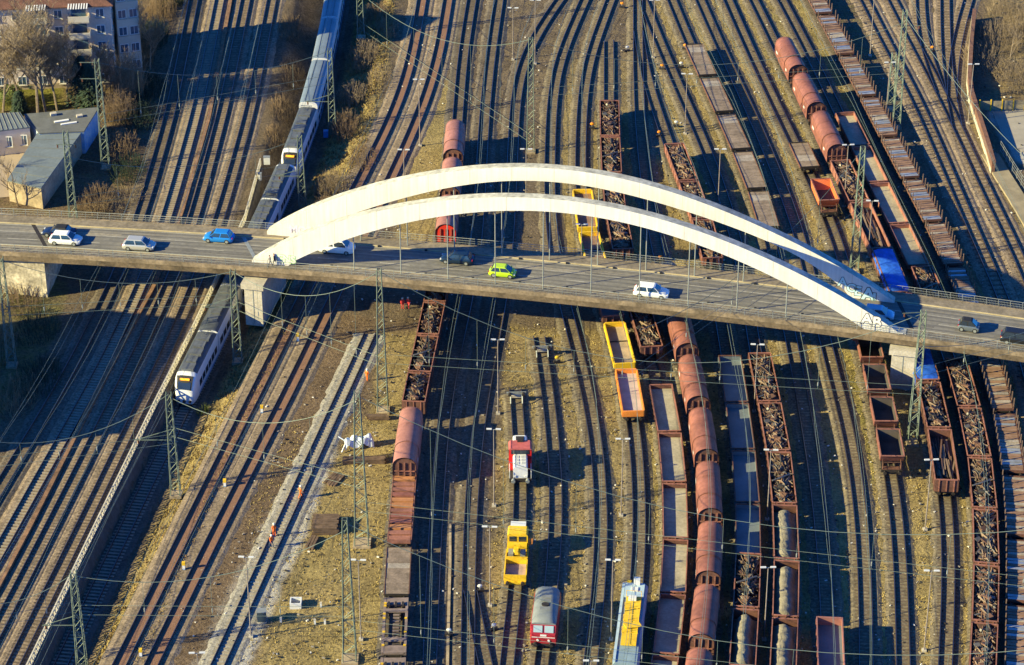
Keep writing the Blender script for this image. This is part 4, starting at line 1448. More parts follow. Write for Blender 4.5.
def mk_coach(Lw, H, roof, nose=0, equip=True):
    def f():
        r = thing('train_coach')
        B = Lw - .5
        mb = MB()
        x0, x1 = -B / 2, B / 2
        st = [(x0, 1, H), (x1, 1, H)]
        if nose:
            st = [(x0, 1, H), (x1 - 3.0, 1, H), (x1 - 1.8, .98, H - .12), (x1 - .9, .93, H - .75), (x1 - .25, .84, H - 1.7), (x1, .72, 1.6)]
        mb.loft([[(x, a, b) for a, b in body_section(1.42 * k, .35, h)] for x, k, h in st])
        mb.build('body', M_TW, r, smooth=True)
        rx1 = x1 - (3.0 if nose else .1)
        mb = MB()
        top = body_section(1.43, .35, H + .012)
        for pa in ([(x0 + .1), rx1],):
            mb.loft([[(x, a, b) for a, b in top[3:9]] + [(x, 1.0, H - .4), (x, -1.0, H - .4)] for x in pa])
        rf = mb.build('roof', roof, r, smooth=True)
        if equip:
            for k in range(5):
                ln = (B - 4) / 5
                o = MB().box(x0 + 1.2 + (k + .5) * ln, 0, H + .16, ln * rnd.uniform(.6, .9), rnd.uniform(1.3, 2.0), .32).build('roof_unit', M_TEQ, r)
            mb = MB()                                     # folded pantograph
            for y in (-.5, .5):
                mb.tube([(x0 + 1.2, y, H + .4), (x0 + 2.6, y * .6, H + .62), (x0 + 1.3, y, H + .7)], .035, 5)
            mb.box(x0 + 1.25, 0, H + .72, .18, 1.7, .05)
            mb.build('pantograph', M_TEQ, r)
        else:
            for y in (-.55, .55):
                MB().box((x0 + rx1) / 2, y, H + .03, rx1 - x0 - .8, .06, .05).build('roof_rib', M_TEQ, r)
        for s in (-1, 1):
            rows = ((1.35, .75), (2.75, .7)) if H > 4.3 else ((2.0, .95),)
            for zc, hh in rows:
                n = 6
                for k in range(n):
                    wx = x0 + .9 + (k + .5) * (rx1 - x0 - 1.5) / n
                    MB().box(wx, s * 1.425, zc, (rx1 - x0) / n * .72, .03, hh).build('window', M_GLASS, r)
            MB().box((x0 + rx1) / 2, s * 1.425, .78, rx1 - x0 - .4, .022, .22).build('stripe', M_TSTRIPE, r)
        if nose:
            # black front mask, windscreen, display, lamps
            def fr(x, k, h): return [(x, a, b) for a, b in body_section(1.42 * k, .35, h)]
            mb = MB()
            xs = [(x1 - 1.75, .98, H - .14), (x1 - .9, .93, H - .75), (x1 - .25, .84, H - 1.7)]
            rings = []
            for x, k, h in xs:
                w = 1.42 * k
                rings.append([(x + .05, -w * .78, h - .06), (x + .06, -w * .35, h + .03), (x + .06, w * .35, h + .03), (x + .05, w * .78, h - .06)])
            mb.loft(rings, caps=False, closed=False)
            mb.build('front_mask', M_BLACK, r, smooth=True)
            mb = MB()
            (xa, ka, ha), (xb, kb, hb) = xs[1], xs[2]
            mb.add([(xa + .09, -.85, ha - .02), (xa + .09, .85, ha - .02), (xb + .09, .8, hb + .05), (xb + .09, -.8, hb + .05)], [(0, 1, 2, 3)])
            mb.build('windscreen', M_GLASS, r)
            mb = MB()
            t0 = (x1 - 1.3, H - .42); t1 = (x1 - 1.05, H - .60)
            mb.hexa([(t0[0] + .06, -.62, t0[1]), (t0[0] + .06, .62, t0[1]), (t1[0] + .08, .62, t1[1]), (t1[0] + .08, -.62, t1[1]), (t0[0] + .12, -.62, t0[1] + .08), (t0[0] + .12, .62, t0[1] + .08), (t1[0] + .14, .62, t1[1] + .08), (t1[0] + .14, -.62, t1[1] + .08)])
            mb.build('destination_display', M_DISP, r)
            for y in (-.72, .72):
                MB().box(x1 - .02, y, 1.45, .14, .3, .16).build('headlight', M_LAMP, r)
                MB().cyl((x1 + .2, y * 1.05, .75), (1, 0, 0), .18, .4, 10).build('buffer', M_DARK, r)
            MB().box(x1 + .15, 0, .75, .5, .35, .3).build('coupler', M_DARK, r)
        for s in (-1, 1):
            MB().box(s * (B / 2 - 2.6), 0, .22, 3.0, 2.2, .4).build('bogie', M_DARK, r)
        if not nose:
            MB().box(x1 + .12, 0, 2.0, .5, 1.9, 2.9).build('gangway', M_BLACK, r)
        return r
    return f


tl_ = TK['L']


def sL(py, z=CUT + 4.3):
    return float(np.interp(-YW(py, z), -tl_.ys, tl_.s))


def coach(key, mk, Lw, s0, s1, label, flip=False):
    o = inst(key, mk)
    place(o, 'L', s0, s1, Lw)
    if flip:
        o.rotation_euler.z += math.pi
    tag(o, label, 'train coach', 'passenger train coaches in the cutting')


b1 = [sL(v) for v in (-62, -20, 21, 63, 107)] + [sL(158)]
coach('cm', mk_coach(17, 4.6, M_TROOFL, 0, False), 17, b1[1], b1[2], 'pale roofed double deck coach of the rear train, farthest one in view')
coach('cm', None, 17, b1[0], b1[1], 'double deck coach of the rear train just past the photo top')
coach('ce', mk_coach(18, 3.95, M_TROOFD, 0, True), 18, b1[2] - 0, b1[2] + .0001, 'x') if False else None
coach('cm', None, 17, b1[2], b1[3], 'pale roofed double deck coach of the rear train, second in view')
coach('cm', None, 17, b1[3], b1[4], 'pale roofed double deck coach of the rear train, behind its leading car')
coach('cn', mk_coach(18.5, 4.05, M_TROOFD, 1, True), 18.5, b1[4], b1[5], 'leading car of the rear train with black front and orange display')
s_a, s_b = b1[5] + .6, sL(381)
nn = 5
ln_ = (s_b - s_a) / nn
for i in range(nn):
    a, b = s_a + i * ln_, s_a + (i + 1) * ln_
    if i == nn - 1:
        coach('cn', None, 18.5, a, b, 'white nosed leading car of the front train beside the lattice parapet')
    elif i == 0:
        coach('cn', None, 18.5, a, b, 'dark roofed tail car of the front train touching the rear train', True)
    else:
        coach('ce', mk_coach(17, 4.05, M_TROOFD, 0, True), 17, a, b, f'dark roofed coach of the front train, {ORD[i]} from its tail by the bridge')


# ------------------------------------------------------------------ locomotives and works vehicles
def place_py(o, tk, y0, y1, Lw, z=0):
    t = TK[tk]
    place(o, tk, t.s_at_py(gy(y0, z)), t.s_at_py(gy(y1, z)), Lw)


def wheels(r, xs, rad=.48):
    for x in xs:
        mb = MB(); mb.cyl((0, 0, 0), (0, 1, 0), .08, 1.7, 6)
        for s in (-1, 1):
            mb.cyl((0, s * .75, 0), (0, 1, 0), rad, .14, 14)
        o = mb.build('wheelset', M_DARK, r); o.location = (x, 0, rad)


# red and white shunting locomotive, front (towards +x) facing the viewer
def shunter():
    r = thing('shunting_locomotive', 'red and white shunting locomotive standing alone on the middle siding', 'locomotive')
    Mred = mat('loco_red', (0.60, 0.02, 0.02), .35, var=.06)
    Mw = mat('loco_white', (0.66, 0.67, 0.66), .4, var=.08, scale=1)
    wheels(r, (-2.4, 2.4), .5)
    MB().box(0, 0, .95, 8.6, 2.7, .35).build('frame', M_DARK, r)
    mb = MB(); mb.loft([[(x, a, b) for a, b in ((-.88, 1.1), (-.88, 2.55), (-.7, 2.8), (.7, 2.8), (.88, 2.55), (.88, 1.1))] for x in (.7, 4.0)])
    hd = mb.build('engine_hood', Mw, r)
    for k in range(3):
        for y in (-.42, .42):
            MB().box(1.4 + k * .85, y, 2.82, .65, .6, .06).build('grille', mat('grille_grey', (0.4, 0.42, 0.42), .6, var=.3, scale=4), hd)
    mb = MB(); mb.loft([[(x, a, b) for a, b in ((-.88, 1.1), (-.88, 2.75), (-.7, 3.0), (.7, 3.0), (.88, 2.75), (.88, 1.1))] for x in (-4.0, -1.2)])
    h2 = mb.build('rear_hood', Mw, r)
    MB().box(-3.1, 0, 3.03, 1.1, 1.0, .07).build('exhaust_grille', M_DARK, h2)
    mb = MB(); mb.box(-.25, 0, 2.3, 1.9, 2.75, 2.4)
    cab = mb.build('cab', Mred, r)
    mb = MB(); mb.loft([[(x, a, b) for a, b in ((-1.42, 3.5), (-1.2, 3.72), (1.2, 3.72), (1.42, 3.5))] for x in (-1.35, .85)])
    mb.build('cab_roof', mat('cab_roof_red', (0.42, 0.10, 0.09), .6, var=.2, scale=1.5), r)
    MB().box(-1.0, 0, 3.85, .35, .7, .25).build('horn', M_DARK, r)
    MB().box(.72, 0, 3.1, .04, 2.2, .6).build('cab_window', M_GLASS, cab)
    for s in (-1, 1):
        MB().box(-.25, s * 1.39, 3.0, 1.2, .03, .7).build('cab_window', M_GLASS, cab)
        MB().box(1.3, s * 1.15, 1.6, 1.2, .5, 1.2).build('side_box', Mred, r)
        mb = MB()
        for x in (2.4, 3.3, 4.2):
            mb.tube([(x, s * 1.3, 1.1), (x, s * 1.3, 2.15)], .035, 5)
        mb.tube([(2.0, s * 1.3, 2.15), (4.2, s * 1.3, 2.15)], .04, 5)
        mb.build('handrail', M_LAMP, r)
        MB().cyl((4.55, s * .87, 1.05), (1, 0, 0), .24, .5, 12).build('buffer', M_GALV, r)
        MB().cyl((-4.55, s * .87, 1.05), (1, 0, 0), .24, .5, 12).build('buffer', M_GALV, r)
        MB().box(4.05, s * .7, 1.45, .12, .3, .25).build('headlight', M_LAMP, r)
    MB().box(4.3, 0, 1.0, .2, 2.7, .5).build('buffer_beam', M_DARK, r)
    MB().box(1.5, -.9, 2.3, 1.0, .05, .5).build('blue_panel', M_TSTRIPE, hd)
    return r


place_py(shunter(), 'u3', 456, 491, 9.2)


def yellow_machine():
    r = thing('track_machine', 'yellow track maintenance vehicle with crane parked behind the shunting locomotive', 'track machine')
    wheels(r, (-4.2, -1.0, 2.2, 4.6), .42)
    MB().box(0, 0, .9, 12.4, 2.5, .3).build('frame', M_YEL, r)
    mb = MB(); mb.loft([[(x, a, b) for a, b in ((-1.2, 1.05), (-1.2, 2.9), (-1.0, 3.15), (1.0, 3.15), (1.2, 2.9), (1.2, 1.05))] for x in (-4.9, -2.6)])
    cab = mb.build('cab', M_YEL, r)
    for y in (-.55, .55):
        MB().box(-2.58, y, 2.45, .05, .85, .7).build('windscreen', M_GLASS, cab)
    for s in (-1, 1):
        MB().box(-3.7, s * 1.215, 2.4, 1.6, .03, .7).build('side_window', M_GLASS, cab)
    MB().box(-5.4, 0, 2.2, 1.2, 1.8, 2.0).build('engine_box', M_LAMP, r)
    MB().box(-2.1, 0, 1.5, .9, 2.2, .9).build('bonnet', M_YEL, r)
    MB().box(-3.6, 1.5, 2.0, 1.6, .5, .9).build('tool_box', mat('toolbox_orange', (0.55, 0.2, 0.05), .7), r)
    mb = MB(); mb.cyl((-.4, 0, 1.6), (0, 0, 1), .4, 1.2, 12); mb.build('crane_base', M_YEL, r)
    mb = MB(); mb.box(.2, 0, 2.3, 2.2, .4, .4, tx=.15); mb.box(-.5, 0, 2.6, .5, .7, .7); mb.build('crane_arm', M_YEL, r)
    for y in (-.7, .7):
        MB().box(-.4, y, 1.5, 1.4, .6, .7).build('winch', M_GALV, r)
    for s in (-1, 1):
        MB().box(-.2, s * 1.25, 1.35, 2.6, .14, .5).build('side_board', M_YEL, r)
        MB().box(3.6, s * 1.25, 1.45, 4.6, .14, .75).build('side_board', M_YEL, r)
    for x in (1.15, 1.5, 5.9):
        MB().box(x, 0, 1.5, .16, 2.5, .85).build('cross_board', M_YEL, r)
    MB().box(3.7, 0, 1.1, 4.2, 2.3, .1).build('bed_floor', mat('bed_pink_grey', (0.33, 0.24, 0.22), .85, var=.3, scale=1), r)
    for s in (-1, 1):
        MB().cyl((6.4, s * .87, 1.0), (1, 0, 0), .2, .45, 10).build('buffer', M_DARK, r)
    return r


place_py(yellow_machine(), 'u3', 544, 594, 13.2)


def diesel():
    r = thing('diesel_locomotive', 'dark red diesel locomotive with grey rounded roof at the photo bottom', 'locomotive')
    Mr = mat('loco_cherry', (0.30, 0.02, 0.03), .35, var=.08)
    Mg = mat('loco_roof_grey', (0.17, 0.19, 0.195), .55, var=.15, scale=.8)
    Ln = 10.6
    wheels(r, (-3.8, -2.2, 2.2, 3.8), .5)
    x0, x1 = -Ln / 2 + .6, Ln / 2 - .6
    sec = [(-1.42, .7), (-1.5, 1.1), (-1.5, 3.0), (-1.38, 3.3), (1.38, 3.3), (1.5, 3.0), (1.5, 1.1), (1.42, .7)]
    mb = MB(); mb.loft([[(x, a * k, b if b < 3 else b - d) for a, b in sec] for x, k, d in ((x0, .9, .3), (x0 + .5, 1, 0), (x1 - .55, 1, 0), (x1 - .15, .97, .95), (x1, .93, 1.2))])
    body = mb.build('body', Mr, r, smooth=True)
    rs = [(-1.44, 3.05), (-1.36, 3.45), (-1.05, 3.85), (-.55, 4.05), (.55, 4.05), (1.05, 3.85), (1.36, 3.45), (1.44, 3.05)]
    mb = MB(); mb.loft([[(x, a * k, min(b, c)) for a, b in rs] for x, k, c in ((x0 + .1, .85, 3.6), (x0 + .7, 1, 4.1), (x1 - 1.3, 1, 4.1), (x1 - .55, .96, 3.55))])
    mb.build('roof', Mg, r, smooth=True)
    for y in (-.62, .62):
        mb = MB(); mb.hexa([(x1 - .50, y - .5, 3.2), (x1 - .50, y + .5, 3.2), (x1 - .14, y + .5, 2.45), (x1 - .14, y - .5, 2.45), (x1 - .42, y - .5, 3.24), (x1 - .42, y + .5, 3.24), (x1 - .08, y + .5, 2.47), (x1 - .08, y - .5, 2.47)])
        mb.build('windscreen', mat('pale_glass', (0.30, 0.40, 0.46), .1, var=0), body)
        MB().cyl((x1 + .05, y, 1.45), (1, 0, 0), .14, .12, 10).build('headlight', M_LAMP, r)
        MB().cyl((x1 + .35, y * 1.4, 1.05), (1, 0, 0), .22, .5, 12).build('buffer', M_DARK, r)
    MB().box(x1 + .03, 0, 1.85, .06, 2.6, .07).build('white_line', M_LAMP, r)
    MB().box(x1 + .02, 0, .85, .15, 2.7, .3).build('buffer_beam', M_DARK, r)
    mb = MB(); mb.cyl((.6, 0, 4.1), (0, 0, 1), .45, .2, 14); mb.build('roof_fan', M_DARK, r)
    for x in (-.5, -1.4, 1.5):
        MB().box(x, 0, 4.06, .7, 1.1, .16).build('roof_hatch', mat('hatch_grey', (0.17, 0.18, 0.18), .6, var=.2), r)
    MB().box(x1 - .01, 0, 2.1, .08, .7, .22).build('emblem', M_LAMP, r)
    return r


place_py(diesel(), 'u2', 613, 656, 10.6)


def crane_car():
    r = thing('overhead_line_car', 'blue grey rail vehicle with yellow work platform on its roof, near the viewer', 'rail vehicle')
    Ln = 18
    wheels(r, (-6.5, -4.6, 4.6, 6.5), .45)
    Mb = mat('car_blue_grey', (0.20, 0.28, 0.33), .5, var=.12, scale=.8)
    Mp = mat('car_pale_blue', (0.36, 0.47, 0.54), .5, var=.1, scale=.8)
    mb = MB(); mb.loft([[(x, a, b) for a, b in ((-1.45, .6), (-1.45, 2.7), (-1.2, 3.0), (1.2, 3.0), (1.45, 2.7), (1.45, .6))] for x in (-8.6, 8.6)])
    body = mb.build('body', Mb, r)
    MB().box(-6.9, 0, 3.12, 3.0, 2.2, .26).build('cab_roof', Mp, r)
    MB().box(-6.9, 0, 3.3, .9, .8, .12).build('roof_hatch', M_LAMP, r)
    MB().box(0, -1.3, 3.06, 17, .3, .12).build('roof_edge', Mp, r)
    MB().box(-8.2, .2, 3.6, .6, .7, .9).build('lamp_box', M_LAMP, r)
    MB().box(-8.5, -.7, 3.2, .3, .5, .5).build('beacon', M_YEL, r)
    for k in range(4):
        MB().box(-4.0 + k * 2.6, .05, 3.2, 2.45, 1.7, .22).build('platform', M_YEL, r)
        mb = MB()
        for y in (-.8, .9):
            mb.tube([(-5.1 + k * 2.6, y, 3.3), (-5.1 + k * 2.6, y, 4.2)], .03, 4)
        mb.tube([(-5.1 + k * 2.6, -.8, 4.2), (-5.1 + k * 2.6, .9, 4.2)], .03, 4)
        mb.build('handrail', M_YEL, r)
    MB().box(-4.6, -.1, 3.5, .7, .9, .35).build('winch', M_LAMP, r)
    MB().box(1.2, .3, 3.45, 1.0, 1.8, .1, .4).build('folded_arm', M_YEL, r)
    for s in (-1, 1):
        for k in range(4):
            MB().box(-7.0 + k * 4.2, s * 1.46, 2.1, 1.6, .03, .7).build('window', M_GLASS, r)
    return r


place_py(crane_car(), 'o2', 606, 690, 18)

# ------------------------------------------------------------------ road cars on the bridge
def mk_car(paint, Lc=4.4, Wc=1.8, Hc=1.5, hood=.27, tail=.06, roofm=None, dark_trim=False):
    r = thing('car')
    hw = Wc / 2
    belt = Hc * .60
    bt = Hc * .57

    def sec(x, k, zb, zt):
        w = hw * k
        return [(x, -w * .92, zb), (x, -w, zb + .14), (x, -w, zt - .16), (x, -w * .93, zt - .03), (x, -w * .8, zt), (x, w * .8, zt), (x, w * .93, zt - .03), (x, w, zt - .16), (x, w, zb + .14), (x, w * .92, zb)]
    xf, xr = Lc / 2, -Lc / 2
    xh = xf - Lc * hood
    mb = MB()
    mb.loft([sec(xr, .86, .36, bt * .9), sec(xr + .12, .95, .26, bt), sec(xr + .6, 1, .22, belt), sec(0, 1, .2, belt), sec(xh, 1, .2, belt + .0), sec(xh + .35, .99, .2, bt + .02), sec(xf - .35, .95, .24, bt - .12), sec(xf - .08, .86, .28, bt - .28), sec(xf, .76, .36, bt - .4)])
    body = mb.build('body', paint, r, smooth=True)
    xb0 = xr + Lc * tail
    ring0 = (xb0, xh + .12, hw * .93, belt - .04)
    ring1 = (xb0 + .38, xh - .58, hw * .74, Hc - .06)
    mb = MB()

    def rect(a): return [(a[0], -a[2], a[3]), (a[1], -a[2], a[3]), (a[1], a[2], a[3]), (a[0], a[2], a[3])]
    ring2 = (ring1[0] + .14, ring1[1] - .16, hw * .66, Hc)
    mb.loft([rect(ring0), rect(ring1), rect(ring2)])
    mb.build('cabin', roofm or paint, r)

    def pane(name, pts, off):
        pts = [Vector(p) + Vector(off) for p in pts]
        c = sum(pts, Vector()) / 4
        pts = [c + (p - c) * .88 for p in pts]
        o2 = [p + Vector(off) * .01 for p in pts]
        m_ = MB(); m_.add(pts, [(0, 1, 2, 3)])
        m_.build(name, M_GLASS, r)
    a, b = rect(ring0), rect(ring1)
    pane('windscreen', [a[1], a[2], b[2], b[1]], (.02, 0, .01))
    pane('rear_window', [a[3], a[0], b[0], b[3]], (-.02, 0, .01))
    for (i, j), sg in (((0, 1), -1), ((2, 3), 1)):
        A0, A1, B1, B0 = Vector(a[i]), Vector(a[j]), Vector(b[j]), Vector(b[i])
        m0, m1 = (A0 + A1) / 2, (B0 + B1) / 2
        pane('side_window', [A0, m0, m1, B0], (0, sg * .02, .008))
        pane('side_window', [m0, A1, B1, m1], (0, sg * .02, .008))
    for s in (-1, 1):
        for x in (xf - Lc * .19, xr + Lc * .19):
            mb = MB(); mb.cyl((0, 0, 0), (0, 1, 0), .325, .22, 16)
            t_ = mb.build('wheel', M_BLACK, r); t_.location = (x, s * (hw - .10), .325)
            mb = MB(); mb.cyl((0, s * .115, 0), (0, 1, 0), .2, .02, 12)
            mb.build('rim', M_GALV, t_)
        MB().box(xf - .16, s * hw * .68, bt - .26, .2, .32, .12).build('headlight', M_LAMP, r)
        MB().box(xr + .05, s * hw * .76, bt - .1, .1, .2, .22).build('tail_light', mat('tail_red', (0.45, 0.01, 0.01), .3, var=0), r)
        MB().box(xh - .05, s * (hw + .08), belt + .06, .14, .2, .13).build('mirror', paint, r)
    if dark_trim:
        MB().box(0, 0, .26, Lc * .96, Wc * .97, .12).build('sill', M_BLACK, r)
    return r


def cpaint(n, c, metal=.3): return mat('car_paint_' + n, c, .28, metal, var=0, spec=.6)


def set_car(car, px, py, face, label, h=.75):
    z = dz(px) + h
    q = P(px, py, z)
    p0, p1 = bridge_pt(px - 12, .5), bridge_pt(px + 12, .5)
    d = (p1 - p0)
    pit = -math.atan2(d.z, math.hypot(d.x, d.y))
    car.location = (q.x, q.y, dz(px) + .012)
    rz = math.atan2(d.y, d.x) + (0 if face > 0 else math.pi)
    car.rotation_euler = (0, pit * face, rz)
    tag(car, label, 'car', 'cars on the bridge')


set_car(mk_car(cpaint('navy', (0.012, 0.025, 0.07)), 4.6, 1.8, 1.38, .3, .14, M_BLACK), 58.6, 230, -1, 'dark navy car with black roof beside the white car on the bridge')
set_car(mk_car(cpaint('white', (0.72, 0.72, 0.70), 0), 4.4, 1.82, 1.6, .25), 65.8, 238, 1, 'white car abreast of the navy car near the expansion joint')
set_car(mk_car(cpaint('silver', (0.50, 0.50, 0.46), .4), 4.4, 1.8, 1.6, .22), 139.3, 243.6, 1, 'silver people carrier on the near lane before the arches')
set_car(mk_car(cpaint('blue', (0.02, 0.22, 0.62), .2), 4.2, 1.78, 1.52, .25), 218.8, 235.6, -1, 'bright blue car approaching the foot of the rear arch')
set_car(mk_car(cpaint('white2', (0.70, 0.71, 0.70), 0), 4.8, 1.9, 1.9, .18), 337, 246.5, 1, 'white van half hidden behind the front arch')
set_car(mk_car(cpaint('darkblue', (0.012, 0.03, 0.06)), 4.5, 1.8, 1.5, .27), 457, 257, -1, 'dark blue car in the arch shadow on the bridge')
set_car(mk_car(cpaint('lime', (0.42, 0.62, 0.02), .1), 3.6, 1.65, 1.5, .2), 502.8, 270.5, 1, 'lime green small car in the middle of the bridge')
set_car(mk_car(cpaint('white3', (0.74, 0.74, 0.72), 0), 4.6, 1.86, 1.62, .27), 651.5, 290.5, 1, 'white car on the near lane under the descending arch')
set_car(mk_car(cpaint('iceblue', (0.25, 0.42, 0.55), .3), 4.3, 1.8, 1.5, .25), 878, 312, 1, 'pale blue car between the two arch feet')
set_car(mk_car(cpaint('anthracite', (0.16, 0.19, 0.21), .4), 2.75, 1.6, 1.55, .16, .04, M_BLACK), 968.8, 324.5, 1, 'tiny grey two seat car past the arch feet')
set_car(mk_car(cpaint('black', (0.02, 0.022, 0.026), .3), 4.7, 1.88, 1.75, .24, .03), 1019, 337.5, 1, 'dark off road car leaving the bridge at the photo edge')
# ------------------------------------------------------------------ lattice masts
def lattice_mast(base, H, w0=.75, w1=.4, label='', arms=(), group='lattice masts', m=None):
    m = m or M_GREEN
    r = thing('lattice_mast', label, 'lattice mast', base, 0, group)
    MB().box(0, 0, .1, w0 * 1.9, w0 * 1.9, .36).build('foundation', M_CONCD, r)
    cs = [(-1, -1), (1, -1), (1, 1), (-1, 1)]

    def c(i, z):
        k = (w0 + (w1 - w0) * z / H) / 1
        return (cs[i][0] * k / 1 * .75, cs[i][1] * k * .75, z)
    for i in range(4):
        MB().tube([c(i, .2), c(i, H)], .06, 4).build('leg', m, r)
    mb = MB()
    n = max(6, int(H / 1.15))
    for k in range(n):
        z0 = .3 + (H - .3) * k / n; z1 = .3 + (H - .3) * (k + 1) / n
        for i in range(4):
            j = (i + 1) % 4
            if (k + i) % 2: mb.tube([c(i, z0), c(j, z1)], .035, 4, caps=False)
            else: mb.tube([c(j, z0), c(i, z1)], .035, 4, caps=False)
        if k % 3 == 0:
            for i in range(4):
                mb.tube([c(i, z1), c((i + 1) % 4, z1)], .03, 4, caps=False)
    mb.build('bracing', m, r)['kind'] = 'stuff'
    for (dx, dy, z, dx2, dz2) in arms:
        mb = MB()
        mb.tube([(0, 0, z), (dx, dy, z)], .06, 5)
        mb.tube([(0, 0, z + dz2), (dx * .95, dy * .95, z + .03)], .045, 5)
        a = mb.build('bracket_arm', m, r)
        mb = MB(); mb.cyl((dx * .9, dy * .9, z - .25), (0, 0, 1), .11, .45, 8)
        mb.build('insulator', mat('insulator_brown', (0.12, 0.05, 0.03), .3, var=0), a)
    return r


def mast_px(tx, ty, bx, by, label, arms=(), zb=0.0, w0=.75, w1=.4):
    b = P(bx, by, zb)
    H = zat(tx, ty, b.y) - zb
    lattice_mast((b.x, b.y, zb), H, w0, w1, label, arms)
    return Vector((b.x, b.y, zb + H))


TOP = {}
TOP['m1'] = mast_px(102, 59, 106, 168, 'tall lattice mast with double crossarm in front of the apartment house', [(-2.6, 0, 17.2, 0, .0), (-2.6, 0, 14.6, 0, .0)])
TOP['m2'] = mast_px(73, 131, 75, 236, 'lattice mast rising behind the far railing by the workshop roof', [(-1.4, 0, 14.5, 0, 0), (1.4, 0, 14.5, 0, 0)])
TOP['m3'] = mast_px(328, 49, 333, 140, 'lattice mast beside the rear train with long brackets', [(-4, 0, 6.5, 0, 1.2)], CUT)
TOP['m3b'] = mast_px(297, 136, 303, 214, 'lattice mast beside the front train just behind the rear arch foot', [(-3.5, 0, 6.2, 0, 1.2)], CUT)
TOP['m3c'] = mast_px(362, -60, 361, 38, 'lattice mast on the brushy slope cut off by the photo top', [(-4, 0, 8.5, 0, 1.2)])
TOP['m4'] = mast_px(529.5, 38, 530.5, 152, 'slim lattice mast among the upper middle tracks')
TOP['m5'] = mast_px(896, 10, 896, 128, 'tall lattice mast between the stake wagons and the bare tracks', [(2.5, 0, 17, 0, 0)])
TOP['m5b'] = mast_px(890, 53, 890, 110, 'short lattice mast leaning beside the tall mast by the stake wagons')
TOP['m6'] = mast_px(855, 147, 854, 272, 'lattice mast next to the blue tarpaulin beyond the bridge')
TOP['m7'] = mast_px(7, 257, 12, 366, 'lattice mast in the shade below the abutment')
TOP['m8'] = mast_px(235, 270, 238, 362, 'lattice mast in the cutting beside the front train below the bridge', [(-4.2, 0, 8.4, 0, 1.6)], CUT + .8)
TOP['m9a'] = mast_px(381, 269, 383, 411, 'tall lattice mast in front of the bridge beside the short scrap wagons', (), 0, .9, .35)
TOP['m9b'] = mast_px(363, 392, 362, 544, 'broad lattice mast between timber stacks and plank wagon', (), 0, 1.1, .4)
TOP['m9c'] = mast_px(346, 519, 350, 660, 'broad lattice mast standing on the dry grass near the viewer', (), 0, 1.0, .35)
TOP['m10'] = mast_px(173, 393, 176, 495, 'lattice mast on the grassy slope with bracket over the sunken line', [(-4.5, 0, 8.0, 0, 1.5)], -.6)
TOP['m11'] = mast_px(80, 572, 83, 672, 'lattice mast between lattice parapet and grassy slope near the viewer', [(-4.0, 0, 6.5, 0, 1.4)], CUT + .3)
TOP['m12'] = mast_px(911, 311, 912, 443, 'lattice mast in front of the white pier reaching above the bridge deck', [(-2.6, -.3, 19, 0, -1.3)], 0, .8, .4)

# ------------------------------------------------------------------ overhead wires
def sagline(a, b, sag, n=14):
    a, b = Vector(a), Vector(b)
    return [a.lerp(b, i / n) + Vector((0, 0, -4 * sag * (i / n) * (1 - i / n))) for i in range(n + 1)]


def cross_span(a, b, sag, label, droppers=0, low=1.0, wire=True, r=.036):
    a, b = Vector(a), Vector(b)
    root = thing('cross_span', label, 'overhead wire', (0, 0, 0), 0, 'cross spans of the overhead line')
    MB().tube(sagline(a, b, sag), r, 5).build('carrying_rope', M_WIRE, root)
    if wire:
        zl = min(a.z, b.z) - sag - low
        for k, dz_ in enumerate((0, -1.3)):
            p = Vector((a.x, a.y, zl + dz_)); q = Vector((b.x, b.y, zl + dz_))
            MB().tube(sagline(p, q, .05, 6), .026, 4).build('span_wire', M_WIRE, root)
        n = droppers
        for i in range(1, n + 1):
            t = i / (n + 1)
            p = a.lerp(b, t) + Vector((0, 0, -4 * sag * t * (1 - t)))
            MB().tube([p, (p.x, p.y, zl - 1.3)], .02, 4).build('dropper', M_WIRE, root)
            mb = MB(); mb.cyl((p.x, p.y, zl - .6), (0, 0, 1), .09, .5, 6)
            mb.build('insulator', M_GALV, root)
    return root


T_ = TOP
cross_span(T_['m1'] - Vector((0, 0, .5)), T_['m3'] - Vector((0, 0, .3)), 3.0, 'sagging cross span over the tracks from the apartment mast to the train mast', 5)
cross_span(T_['m3c'] - Vector((0, 0, 9)), T_['m4'] - Vector((0, 0, .2)), 4.2, 'sagging cross span over the upper middle tracks', 5)
cross_span(T_['m4'] - Vector((0, 0, .2)), T_['m5'] - Vector((0, 0, 2)), 5.5, 'wide sagging cross span between the two far yard masts', 8, 1.5)
cross_span(T_['m7'] - Vector((0, 0, .4)), T_['m8'] - Vector((0, 0, .2)), 2.6, 'sagging cross span below the bridge over the shaded tracks', 5, .8)
cross_span(T_['m8'] - Vector((0, 0, .2)), T_['m9a'] - Vector((0, 0, .3)), 3.6, 'sagging cross span from the pier mast to the tall middle mast', 5, .8)
cross_span(T_['m9a'] - Vector((0, 0, .3)), T_['m12'] - Vector((0, 0, .3)), 10.0, 'very wide sagging cross span in front of the bridge over the freight rows', 10, .4)
cross_span(T_['m2'] - Vector((0, 0, 4)), T_['m3b'] - Vector((0, 0, .3)), 3.0, 'sagging cross span just behind the far railing', 4)
cross_span(T_['m12'] - Vector((0, 0, 5)), P(1100, 300, 14), 2.0, 'cross span running from the pier mast past the photo edge', 3)
cross_span(P(-60, 430, 13), T_['m10'] - Vector((0, 0, .2)), 4.0, 'sagging cross span over the sunlit parapet tracks', 5, .8)
cross_span(P(-80, 590, 13), T_['m11'] - Vector((0, 0, .2)), 3.0, 'sagging cross span over the parapet tracks near the viewer', 4, .8)
cross_span(T_['m10'] - Vector((0, 0, .5)), T_['m9b'] - Vector((0, 0, 1.0)), 3.5, 'cross span over the rusty lines to the broad mast', 3, .8)
